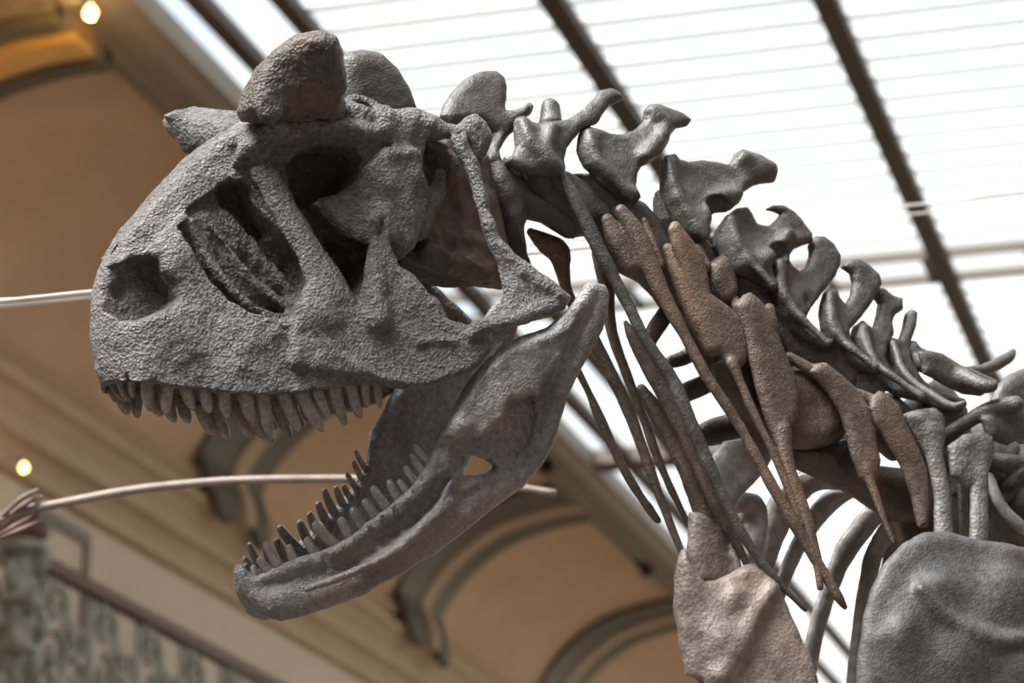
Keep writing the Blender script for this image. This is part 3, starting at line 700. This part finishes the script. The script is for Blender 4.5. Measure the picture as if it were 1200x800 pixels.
for x0, y0, x1, y1, w, r in UT:
    tooth(HEAD, x0, y0, x1, y1, w, w - 4, r, 'tooth', SKULL); tooth(HEAD, x0, y0 + random.uniform(-3, 3), x1, y1 - (y1 - y0) * random.uniform(0.1, 0.35), w, w - 4, r, 'tooth', SKULL, True)

# ------------------------------------------------------------------ lower jaw
JP = [(277, 672, 4), (284, 690, 8), (297, 707, 14), (312, 722, 20), (330, 728, 26), (360, 720, 36), (400, 705, 48), (440, 686, 58), (480, 666, 66), (520, 641, 74), (560, 610, 82), (600, 576, 90), (625, 550, 95), (640, 520, 98), (650, 490, 100), (665, 455, 104),
      (680, 420, 107), (700, 385, 110), (713, 350, 112), (708, 334, 112), (692, 330, 110), (680, 348, 110), (668, 364, 112), (640, 384, 110), (610, 394, 108), (590, 404, 106), (575, 418, 104), (555, 438, 102), (540, 460, 98), (530, 480, 95), (521, 500, 92), (513, 507, 90),
      (505, 533, 88), (497, 552, 86), (480, 575, 82), (460, 592, 77), (440, 607, 72), (420, 622, 66), (400, 637, 60), (375, 650, 50), (345, 657, 38), (320, 666, 26), (300, 676, 14), (288, 666, 6), (280, 660, 3)]
jw = Vol(JAW, 0.0017, True)
jw.plate(JP, 9, 4, lam=9)
jw.tube([(290, 682, 6, 9), (316, 702, 20, 17), (348, 700, 32, 20), (400, 686, 50, 20), (450, 662, 62, 19), (500, 632, 72, 18), (540, 602, 80, 17), (575, 575, 88, 16), (605, 560, 92, 12)], 8, flat=0.7)
jw.tube([(300, 682, 16, 7), (345, 664, 38, 8), (400, 644, 62, 8), (440, 614, 74, 7), (480, 582, 84, 7), (500, 556, 88, 7)], 5)
jw.tube([(430, 664, 70, 5), (470, 634, 78, 6), (505, 602, 86, 7), (520, 570, 90, 9), (522, 540, 92, 9)], 8)
# smooth rear bone
jw.plate([(517, 510, 96), (530, 482, 98), (552, 445, 101), (590, 408, 106), (640, 388, 116), (672, 372, 116), (655, 420, 114), (632, 455, 112), (628, 475, 112), (595, 470, 112), (588, 490, 110), (570, 510, 106), (545, 522, 100), (528, 522, 97)], 13, 4, lam=9)
jw.ball(538, 500, 106, 12, 14)
jw.tube([(702, 345, 112, 13), (694, 380, 112, 15), (672, 420, 110, 15), (652, 465, 106, 14), (640, 505, 102, 14), (622, 542, 98, 13), (598, 566, 94, 11), (575, 578, 90, 10)], 6, flat=0.8)
jw.tube([(690, 342, 112, 10), (672, 368, 116, 9), (640, 400, 118, 7)], 8)
# opening through the jaw, hollow above it, groove and pits
jw.plate([(540, 533), (556, 533), (572, 537), (582, 547), (572, 554), (560, 557), (546, 556), (540, 547)], w=95, sub=True, wr=(30, 200), k=4).only()
jw.plate([(598, 472), (615, 464), (626, 468), (628, 490), (620, 520), (605, 535), (590, 540), (578, 530), (585, 505)], w=106, sub=True, wr=(100, 200), k=6)
jw.tube([(512, 512, 104, 5), (528, 523, 106, 7), (545, 529, 108, 7), (564, 533, 110, 6)], 3, True)
jw.tube([(385, 664, 70, 2), (415, 648, 74, 6), (450, 630, 79, 9), (482, 606, 85, 10), (506, 582, 91, 10), (524, 556, 97, 6)], 6, True)
jw.tube([(360, 690, 62, 4), (420, 668, 76, 5), (465, 644, 84, 5), (500, 614, 90, 5), (528, 588, 94, 5)], 8)
jw.tube([(310, 672, 38, 3), (330, 682, 46, 4), (352, 672, 54, 3)], 5, True)
jw.tube([(545, 572, 92, 5), (565, 563, 92, 6), (590, 552, 96, 7), (605, 540, 98, 5)], 4)
for x, y, w in ((420, 646, 78), (448, 630, 82), (472, 612, 86), (497, 590, 91), (520, 562, 98), (375, 672, 62), (345, 688, 50)): jw.ball(x, y, w, 6, 2, True, (1.3, 0.9, 1.6))
for x, y, w in [p for p in ((410, 634, 74), (426, 622, 78), (441, 612, 81), (455, 602, 84), (467, 590, 87), (478, 580, 90), (488, 568, 92), (394, 644, 70), (372, 654, 60))]: jw.tube([(x + 6, y - 8, w - 2, 2), (x + 14, y + 14, w, 2.5)], 3, True, smooth=0)
LJ = build('lower_jaw', jw, 'jaw', amp=0.0011, step=9, amp2=0.0005, step2=3, seed=8)
LT = [(302, 676, 296, 662, 16, 5), (316, 669, 302, 654, 24, 6), (327, 663, 310, 635, 30, 6.5), (346, 658, 337, 638, 38, 6.5), (372, 651, 358, 630, 48, 7), (394, 640, 367, 612, 57, 8), (411, 630, 398, 606, 62, 7.5), (426, 619, 412, 594, 66, 7), (441, 607, 426, 585, 71, 7),
      (455, 597, 436, 570, 75, 7), (467, 586, 455, 562, 78, 6), (477, 577, 467, 562, 80, 5), (487, 565, 474, 546, 83, 5), (496, 554, 481, 532, 85, 5), (501, 540, 485, 521, 87, 4.5)]
for x0, y0, x1, y1, w, r in LT:
    tooth(JAW, x0, y0, x1, y1, w - 2, w - 6, r, 'tooth', LJ, False, -0.12, 1.0); tooth(JAW, x0, y0, x1 + random.uniform(-2, 2), y1 + random.uniform(-3, 4), w - 2, w - 6, r * 0.9, 'tooth', LJ, True, -0.12, 1.0)

# ------------------------------------------------------------------ neck: vertebrae, one object each
def vertebra(arch, w, th, extra=(), cuts=(), mat='vert', wtip=None, seed=1, lam=None, tubes=()):
    v = Vol(BODY, 0.0017)
    ys = [p[1] for p in arch]; y0, y1 = min(ys), max(ys)
    v.plate([(x, y, w + 22 * ((y - y0) / (y1 - y0) - 0.45)) for x, y in arch], th, 4, lam=lam or th * 1.3)
    for rows, ww, t, l in extra: v.plate(rows, t, 8, w=ww, lam=l)
    for r in tubes: v.tube(np.array(r, float) * [1, 1, 1, 0.6], 22)
    for x, y, ww, r, s in cuts: v.ball(x, y, ww, r, 5, True, s)
    return build('neck_vertebra', v, mat, amp=0.0012, step=9, amp2=0.0003, step2=3, seed=seed)
# second neck vertebra with its fan-shaped spine
vertebra([(515, 137), (520, 122), (530, 107), (545, 92), (562, 84), (580, 83), (590, 92), (593, 105), (592, 120), (590, 131), (602, 133), (613, 125), (620, 120), (625, 126), (622, 134), (607, 146), (593, 163), (584, 178), (584, 192), (566, 192), (570, 172), (577, 157), (560, 146), (540, 147), (525, 148)], 6, 12,
         [([(560, 186), (585, 190), (606, 203), (618, 225), (645, 240), (668, 262), (672, 280), (657, 271), (640, 260), (617, 255), (610, 270), (614, 300), (624, 318), (600, 296), (580, 275), (562, 240)], 0, 30, 26)],
         tubes=([(600, 140, 14, 10), (618, 126, 24, 8)], [(575, 192, 20, 14), (590, 222, 24, 20), (600, 250, 20, 16)]), seed=20)
# third
vertebra([(603, 152), (605, 142), (612, 137), (620, 143), (632, 145), (648, 143), (665, 140), (680, 131), (694, 116), (704, 106), (716, 104), (727, 111), (730, 117), (722, 121), (714, 124), (706, 134), (700, 145), (689, 149), (680, 153), (672, 163), (664, 174), (661, 186), (662, 200), (652, 208), (640, 205),
          (620, 205), (605, 200), (592, 192), (590, 184), (600, 183), (604, 172), (603, 162)], 26, 10, [([(600, 196), (640, 196), (662, 204), (690, 222), (712, 250), (722, 275), (712, 296), (700, 288), (690, 275), (672, 278), (655, 262), (630, 250), (610, 225)], 2, 32, 26)],
         [(687, 168, 44, 14, (1, 1, 1))], tubes=([(648, 150, 40, 9), (640, 178, 48, 7), (656, 200, 50, 6)], [(612, 142, 34, 7), (622, 165, 44, 7), (645, 190, 48, 6)], [(645, 145, -25, 26), (645, 126, -30, 20)]), seed=21)
# fourth
vertebra([(677, 165), (681, 154), (690, 149), (703, 152), (715, 157), (730, 158), (742, 153), (755, 142), (758, 131), (762, 124), (770, 122), (785, 127), (800, 133), (810, 141), (805, 148), (792, 151), (784, 159), (780, 172), (774, 181), (765, 188), (752, 195), (746, 205), (744, 218), (750, 232), (746, 237),
          (735, 234), (720, 227), (707, 216), (694, 204), (684, 196), (679, 186), (676, 175)], 28, 10, [([(668, 205), (690, 205), (715, 225), (750, 240), (770, 262), (785, 290), (798, 325), (800, 372), (786, 370), (770, 346), (755, 330), (735, 320), (722, 312), (714, 290), (700, 255), (680, 230)], 4, 32, 26)],
         [(764, 200, 46, 15, (1, 1, 1))], tubes=([(690, 156, 38, 7), (702, 190, 46, 8), (738, 228, 52, 8)], [(765, 130, 30, 9), (780, 148, 36, 8), (760, 180, 46, 7)]), seed=22)
# fifth
vertebra([(773, 200), (775, 188), (781, 182), (790, 180), (795, 187), (806, 190), (822, 188), (840, 190), (852, 193), (860, 185), (868, 175), (878, 177), (892, 184), (908, 193), (910, 203), (907, 212), (895, 214), (882, 218), (870, 226), (864, 236), (856, 246), (842, 254), (830, 260), (826, 266), (831, 273), (829, 281), (820, 284),
          (809, 280), (798, 271), (788, 256), (780, 240), (774, 222)], 30, 10, [([(770, 222), (795, 250), (820, 280), (835, 300), (848, 335), (860, 375), (858, 420), (845, 440), (830, 425), (812, 395), (800, 350), (785, 300), (770, 260)], 4, 34, 28)],
         [(842, 246, 44, 19, (1.1, 1, 0.8))], tubes=([(783, 186, 38, 7), (795, 230, 46, 8), (825, 276, 56, 8)], [(872, 184, 34, 10), (898, 200, 30, 11)], [(825, 262, 46, 6), (842, 232, 44, 7), (864, 228, 40, 7)]), seed=23)
# sixth
vertebra([(838, 270), (850, 253), (862, 244), (875, 243), (881, 252), (886, 262), (900, 265), (908, 259), (914, 251), (906, 248), (895, 246), (905, 241), (918, 241), (930, 248), (940, 260), (951, 275), (952, 284), (940, 288), (930, 292), (925, 300), (924, 310), (912, 310), (902, 312), (906, 324), (917, 329), (914, 339),
          (905, 342), (890, 333), (872, 324), (855, 320), (842, 306), (835, 290)], 32, 9, [([(830, 300), (860, 318), (890, 335), (905, 360), (915, 410), (905, 430), (880, 420), (860, 390), (845, 350)], 4, 34, 28)],
         [(914, 296, 46, 14, (1, 1, 0.8))], tubes=([(856, 256, 42, 8), (868, 290, 50, 8), (905, 334, 66, 8)], [(896, 306, 48, 6), (915, 286, 46, 6), (925, 272, 44, 6)]), seed=24)
# seventh
vertebra([(903, 307), (912, 301), (922, 302), (928, 312), (936, 318), (944, 313), (948, 301), (947, 286), (955, 277), (965, 277), (976, 286), (985, 300), (984, 311), (977, 326), (965, 341), (950, 360), (944, 372), (945, 384), (960, 394), (976, 398), (974, 406), (964, 408), (945, 400), (930, 391), (915, 373), (904, 350), (897, 332)], 32, 9,
         [([(880, 350), (915, 372), (945, 400), (960, 420), (965, 450), (940, 450), (910, 430), (890, 400)], 6, 34, 28)], [(950, 350, 46, 10, (1, 1.3, 0.8))], tubes=([(914, 308, 40, 7), (920, 350, 50, 9), (970, 402, 76, 7)],), seed=25)
# eighth
vertebra([(963, 352), (966, 343), (972, 337), (980, 338), (983, 348), (990, 357), (996, 346), (999, 331), (996, 321), (985, 313), (992, 305), (1005, 303), (1018, 310), (1030, 322), (1033, 333), (1027, 346), (1018, 360), (1006, 375), (995, 386), (994, 396), (1006, 411), (1020, 418), (1034, 425), (1033, 436), (1020, 438), (1000, 430),
          (984, 416), (970, 401), (962, 385), (960, 366)], 30, 9, [([(930, 400), (965, 400), (985, 420), (1000, 440), (1002, 470), (980, 470), (950, 450), (930, 430)], 8, 34, 28)], tubes=([(972, 345, 38, 7), (980, 390, 50, 10), (1026, 430, 82, 9)],), seed=26)
# ninth and tenth
vertebra([(994, 395), (1000, 384), (1010, 375), (1022, 385), (1026, 371), (1029, 356), (1021, 345), (1026, 337), (1035, 338), (1045, 346), (1057, 350), (1057, 363), (1049, 369), (1045, 378), (1047, 392), (1041, 405), (1037, 420), (1050, 443), (1085, 457), (1078, 470), (1050, 464), (1025, 447), (1010, 427), (1000, 410)], 26, 9,
         [([(960, 430), (1000, 425), (1020, 445), (1040, 480), (1020, 500), (985, 485)], 8, 32, 26)], tubes=([(1012, 385, 36, 7), (1026, 425, 56, 9), (1080, 464, 92, 9)],), seed=27)
vertebra([(1036, 405), (1044, 396), (1053, 398), (1057, 385), (1061, 368), (1067, 362), (1075, 366), (1072, 385), (1066, 404), (1067, 421), (1077, 440), (1092, 455), (1131, 468), (1128, 482), (1100, 482), (1070, 466), (1050, 446), (1040, 424)], 24, 8,
         [([(1000, 470), (1040, 460), (1070, 490), (1080, 530), (1050, 540), (1015, 510)], 8, 32, 26)], tubes=([(1046, 402, 34, 7), (1062, 440, 60, 10), (1110, 474, 100, 10), (1130, 473, 112, 8)],), seed=28)

# back vertebrae with their long side processes
def back_vertebra(ops, seed):
    v = Vol(BODY, 0.0023)
    for o in ops:
        if o[0] == 'p': v.plate(o[1], o[3], 6, w=o[2], lam=o[3] * 1.6)
        else: v.tube(o[1], 6)
    return build('back_vertebra', v, 'vert', amp=0.0012, step=9, amp2=0.0003, seed=seed)
back_vertebra([('p', [(1058, 410), (1064, 402), (1071, 398), (1077, 407), (1086, 411), (1086, 440), (1068, 430)], 20, 10),
               ('p', [(1076, 412), (1090, 411), (1104, 414), (1122, 426), (1146, 436), (1168, 446), (1166, 455), (1150, 464), (1130, 462), (1105, 450), (1082, 438)], 70, 9),
               ('t', [(1080, 425, 30, 14), (1110, 435, 60, 13), (1150, 451, 100, 10), (1163, 452, 110, 8)]), ('t', [(1100, 440, -10, 10), (1150, 434, -50, 9), (1180, 420, -70, 8), (1187, 412, -78, 6)]),
               ('p', [(1045, 480), (1100, 440), (1130, 480), (1140, 540), (1100, 560), (1060, 530)], 6, 32)], 30)
back_vertebra([('t', [(1100, 520, 20, 10), (1130, 496, 60, 10), (1165, 478, 95, 11), (1190, 474, 112, 12)]), ('p', [(1150, 490), (1175, 472), (1195, 472), (1203, 490), (1200, 512), (1180, 522), (1158, 514)], 90, 12),
               ('p', [(1160, 470), (1168, 452), (1182, 438), (1198, 432), (1230, 440), (1240, 480), (1200, 500)], 20, 14), ('p', [(1090, 530), (1150, 500), (1190, 520), (1200, 590), (1150, 610), (1100, 590)], 2, 34)], 31)
back_vertebra([('p', [(1168, 530), (1200, 520), (1260, 510), (1270, 600), (1200, 640), (1170, 600)], 4, 34), ('t', [(1175, 570, 30, 10), (1200, 560, 70, 12), (1240, 540, 110, 12)]), ('p', [(1200, 470), (1220, 445), (1260, 440), (1270, 520), (1210, 530)], 10, 14),
               ('t', [(1160, 540, 40, 12), (1190, 545, 60, 13), (1230, 550, 80, 12)])], 32)

# ------------------------------------------------------------------ neck ribs: rusty plates running out into long rods
def rib(name, rod=None, plate=None, mat='cerv', w=50, th=8, seed=1, flat=0.8, extra=(), lab=None):
    v = Vol(BODY, 0.0020)
    if plate: v.plate(plate, th, 6, w=w, lam=th * 1.6)
    if rod: v.tube(rod, 4, flat=flat)
    for r in extra: v.tube(r, 4, flat=flat)
    return build(name, v, mat, amp=0.0009, step=10, amp2=0.0002, seed=seed, label=lab)
rib('neck_rib', [(652, 198, 44, 5), (668, 222, 46, 9), (685, 255, 48, 10), (700, 288, 50, 10), (715, 316, 52, 9), (735, 355, 54, 8), (755, 395, 56, 8), (785, 440, 58, 9), (800, 472, 60, 10), (820, 520, 60, 9), (845, 575, 62, 8), (868, 622, 64, 7.5), (905, 675, 66, 6), (944, 714, 68, 3)], mat='vert', seed=40)
rib('neck_rib', [(728, 246, 52, 8), (745, 272, 54, 13), (758, 302, 55, 13), (775, 340, 56, 11), (790, 370, 58, 9), (805, 398, 60, 8), (824, 434, 62, 8), (846, 468, 64, 7.5), (872, 508, 66, 7), (900, 560, 70, 8), (930, 612, 74, 8), (960, 662, 76, 7.5), (980, 696, 78, 7), (990, 711, 78, 4)], seed=41,
    extra=([(712, 258, 40, 9), (725, 285, 40, 16), (740, 310, 42, 14)], [(755, 258, 46, 5), (765, 285, 50, 6), (775, 310, 52, 5)]))
rib('neck_rib', [(858, 425, 64, 9), (868, 448, 66, 6), (884, 485, 68, 6), (905, 528, 70, 6), (925, 575, 72, 6), (940, 615, 74, 5)], [(783, 268), (787, 260), (793, 259), (800, 268), (812, 283), (824, 298), (828, 320), (832, 344), (850, 357), (868, 372), (877, 390), (878, 410), (872, 428), (860, 437), (850, 427), (836, 402), (820, 370), (808, 340), (797, 310), (787, 288)], w=58, th=9, seed=42,
    extra=([(783, 292, 44, 9), (795, 320, 46, 13), (815, 365, 50, 16), (835, 405, 54, 14)], [(818, 292, 44, 8), (826, 312, 46, 9)]))
rib('neck_rib', [(918, 505, 68, 12), (922, 540, 70, 10), (935, 580, 72, 10), (948, 620, 74, 9), (958, 660, 76, 7), (961, 688, 76, 5)], [(862, 358), (870, 346), (878, 342), (888, 350), (900, 364), (908, 374), (911, 392), (920, 415), (932, 443), (937, 465), (935, 486), (927, 502), (922, 520), (908, 522), (896, 490), (886, 455), (878, 420), (870, 385)], w=64, th=10, seed=43,
    extra=([(860, 352, 50, 8), (868, 368, 52, 11), (880, 400, 54, 10)], [(902, 362, 56, 8), (906, 385, 56, 9)]))
rib('neck_rib', [(1015, 550, 74, 8), (1026, 580, 76, 6), (1036, 608, 78, 5), (1047, 635, 80, 3)], [(949, 436), (955, 426), (966, 424), (985, 439), (1003, 455), (1020, 480), (1026, 510), (1031, 540), (1029, 560), (1020, 568), (1008, 560), (998, 536), (992, 510), (985, 486), (970, 460)], w=70, th=9, seed=44, extra=([(925, 418, 60, 7), (945, 430, 64, 9), (962, 440, 68, 7)],))
rib('neck_rib', None, [(1019, 478), (1022, 464), (1030, 457), (1040, 462), (1052, 474), (1060, 492), (1076, 525), (1087, 552), (1089, 590), (1087, 618), (1076, 618), (1068, 580), (1055, 545), (1036, 512), (1024, 495)], w=76, th=9, seed=45, extra=([(1005, 462, 66, 8), (1022, 470, 70, 9), (1035, 482, 74, 8)],))
# far side and lower rods
rib('neck_rib', [(622, 272, -20, 6), (640, 285, -24, 14), (655, 296, -26, 16), (660, 320, -28, 10), (666, 345, -28, 8), (690, 388, -28, 9), (715, 436, -28, 9), (740, 490, -28, 8), (758, 540, -28, 7), (780, 600, -26, 6), (800, 650, -24, 5), (816, 692, -22, 4), (827, 735, -20, 3)], mat='cerv', seed=46)
rib('neck_rib', [(660, 400, -50, 4), (674, 428, -50, 5), (690, 460, -50, 5), (702, 488, -50, 7), (725, 538, -50, 7), (748, 578, -50, 6), (768, 606, -50, 6), (773, 611, -50, 3)], seed=47)
rib('neck_rib', [(700, 298, -30, 8), (710, 318, -30, 15), (713, 350, -32, 9), (717, 390, -34, 8), (735, 440, -34, 7), (754, 490, -34, 6), (772, 540, -34, 6), (790, 580, -34, 5), (812, 622, -34, 4), (838, 652, -34, 3)], seed=48)
rib('neck_rib', [(733, 378, 0, 4), (745, 400, 0, 10), (760, 430, 2, 11), (780, 465, 4, 11), (800, 505, 6, 10), (822, 555, 8, 9), (845, 605, 10, 8), (870, 650, 10, 6), (885, 690, 10, 3)], seed=49, extra=([(782, 366, -10, 12), (768, 385, -6, 12), (755, 410, 0, 10)],))
rib('neck_rib', [(752, 456, -14, 7), (768, 480, -14, 12), (790, 515, -14, 15), (812, 560, -12, 16), (828, 605, -12, 16), (840, 650, -10, 13), (848, 685, -10, 8)], seed=50)
rib('neck_rib', [(786, 424, -40, 8), (800, 420, -36, 10), (820, 410, -28, 10), (845, 400, -10, 10)], mat='vert', seed=51)
rib('neck_rib', [(775, 475, -50, 8), (790, 466, -46, 12), (815, 455, -40, 13), (850, 440, -20, 12), (880, 430, -5, 10)], mat='centrum', seed=52)
rib('neck_rib', [(808, 515, -60, 10), (830, 508, -56, 17), (860, 500, -50, 19), (890, 490, -40, 16), (930, 480, -20, 12)], mat='centrum', seed=53)
# bulky bodies under the shoulder end of the neck
def centrum(rows, w, th, seed):
    v = Vol(BODY, 0.0023); v.plate(rows, th, 6, w=w, lam=th * 0.9, smooth=2); return build('vertebra_body', v, 'centrum', amp=0.002, step=9, amp2=0.0003, seed=seed)
centrum([(905, 440), (950, 425), (978, 462), (990, 498), (985, 515), (960, 525), (935, 526), (917, 516), (905, 480)], 36, 26, 60)
centrum([(835, 425), (870, 400), (900, 430), (915, 500), (900, 520), (870, 500), (848, 470)], 16, 26, 61)
centrum([(922, 528), (985, 515), (1012, 545), (1060, 550), (1085, 585), (1070, 612), (1040, 605), (1000, 578), (955, 556), (930, 545)], 10, 30, 62)
centrum([(1050, 555), (1120, 545), (1200, 540), (1230, 600), (1220, 660), (1120, 665), (1060, 640)], -14, 34, 64)
centrum([(828, 310), (845, 299), (856, 314), (863, 340), (852, 358), (838, 352), (830, 332)], 44, 14, 63)

# ------------------------------------------------------------------ chest: rib heads, ribs, shoulder plates
def chest_rib(rod=None, plate=None, w=60, th=10, mat='rib', seed=1, flat=0.7, tubes=()):
    v = Vol(BODY, 0.0024)
    if plate: v.plate(plate, th, 8, w=w, lam=th * 1.6)
    if rod: v.tube(rod, 6, flat=flat)
    for t in tubes: v.tube(t, 6)
    return build('rib', v, mat, amp=0.0014, step=9, amp2=0.0003, seed=seed)
G = 'vert'
chest_rib([(1090, 505, 84, 12), (1098, 550, 84, 12), (1104, 585, 86, 13), (1106, 640, 90, 14)], [(1056, 486), (1075, 480), (1095, 477), (1105, 487), (1108, 510), (1103, 536), (1100, 552), (1088, 540), (1074, 516)], 80, 10, 'grey', 70)
chest_rib([(1148, 530, 92, 14), (1148, 570, 94, 13), (1147, 600, 96, 13), (1147, 650, 98, 14)], [(1110, 522), (1130, 508), (1150, 505), (1163, 512), (1165, 530), (1158, 552), (1140, 570), (1132, 572), (1115, 556)], 90, 10, 'grey', 71)
chest_rib([(1128, 570, 60, 8), (1128, 610, 64, 9), (1130, 660, 70, 9)], None, seed=72, mat='centrum')
chest_rib([(1160, 560, 40, 8), (1172, 590, 50, 9), (1195, 615, 60, 9), (1230, 640, 60, 9)], None, seed=73)
chest_rib([(1260, 520, -30, 12), (1215, 560, -50, 12), (1185, 600, -60, 13), (1170, 650, -60, 13)], None, seed=74)
# far side ribs sweeping down
chest_rib([(990, 566, -30, 10), (955, 562, -50, 16), (925, 582, -70, 21), (905, 620, -84, 21), (896, 660, -92, 16), (895, 710, -96, 12)], seed=75)
chest_rib([(1004, 574, -36, 7), (972, 588, -60, 14), (948, 618, -80, 13), (930, 650, -92, 12), (915, 690, -100, 10), (905, 740, -104, 10)], seed=76)
chest_rib([(1050, 580, -30, 14), (1026, 600, -56, 16), (1004, 626, -78, 17), (985, 656, -94, 15), (968, 700, -106, 13), (955, 745, -112, 12), (946, 800, -116, 12), (940, 850, -118, 12)], seed=77)
chest_rib([(1070, 600, -34, 14), (1044, 618, -56, 14), (1026, 645, -76, 14), (1014, 690, -92, 12), (1006, 740, -100, 11), (1001, 800, -104, 11), (998, 850, -106, 11)], seed=78)
chest_rib([(1100, 612, -30, 12), (1070, 620, -56, 12), (1050, 640, -70, 12), (1036, 690, -90, 12), (1030, 760, -96, 12)], seed=79)
# pale squarish shoulder end showing between the rods
chest_rib(None, [(822, 552), (836, 532), (848, 517), (880, 511), (908, 516), (903, 540), (893, 556), (868, 582), (856, 600), (846, 596), (836, 578)], -20, 11, 'rib', 80, tubes=([(870, 590, -40, 16), (884, 600, -44, 18), (880, 650, -40, 16)],))
cc = Vol(BODY, 0.0024)
cc.plate([(x, y, 34 + 36 * (x - 790) / 170) for x, y in [(796, 650), (801, 640), (806, 656), (813, 670), (823, 681), (836, 681), (856, 671), (870, 663), (882, 660), (895, 668), (910, 686), (922, 710), (936, 745), (950, 775), (958, 800), (968, 850), (880, 880), (800, 860), (806, 800), (797, 755), (790, 712), (791, 675)]], 12, 6,
         ctrl=[(850, 750, 58), (860, 700, 58)], lam=12)
cc.tube([(905, 690, 72, 3), (885, 720, 70, 4), (870, 750, 66, 5), (845, 790, 60, 6)], 24)
cc.tube([(822, 690, 40, 3), (835, 712, 50, 3), (830, 740, 52, 4)], 8)
cc.ball(812, 806, 36, 16, 5, True)
build('coracoid', cc, 'coracoid', amp=0.0014, step=14, amp2=0.0004, seed=81)
ci = Vol(BODY, 0.0024); ci.plate([(808, 600), (850, 596), (864, 640), (862, 680), (835, 694), (816, 684), (806, 650)], 12, 6, w=-12); ci.tube([(868, 605, -6, 5), (860, 640, 0, 6), (866, 675, 6, 7)], 4)
build('breast_bone', ci, 'coracoid', amp=0.0016, step=9, seed=82)
sp = Vol(BODY, 0.0026)
sp.plate([(1003, 820, 118), (1006, 770, 118), (1012, 722, 118), (1021, 690, 120), (1036, 660, 122), (1056, 638, 124), (1080, 624, 126), (1108, 622, 128), (1140, 631, 130), (1200, 641, 134), (1260, 652, 138), (1270, 900, 150), (1100, 920, 140), (1010, 900, 124)], 14, 6,
         ctrl=[(1100, 700, 150), (1140, 760, 158), (1060, 740, 140), (1180, 700, 150), (1200, 800, 160)], lam=20)
sp.tube([(1080, 690, 154, 6), (1120, 730, 160, 9), (1160, 750, 164, 9), (1200, 750, 164, 8)], 14)
sp.ball(1120, 690, 176, 24, 14, True, (1.6, 0.8, 0.5))
build('shoulder_blade', sp, 'scapula', amp=0.0016, step=18, amp2=0.0004, seed=83)
# steel mount below the frame
foot = BODY.world(BODY.P(1120, 860, 20)); 
tube('mount_post', [foot + np.array([0, 0, 0.1]), foot, np.array([foot[0], foot[1], 0.03])], 0.025, M['steel'], ROOT, 12)
hb = np.array([foot[0], foot[1], 0.0])
tube('mount_base', [hb, hb + ZD * 0.03, hb + ZD * 0.05], [0.45, 0.45, 0.38], M['steel'], ROOT, 32)
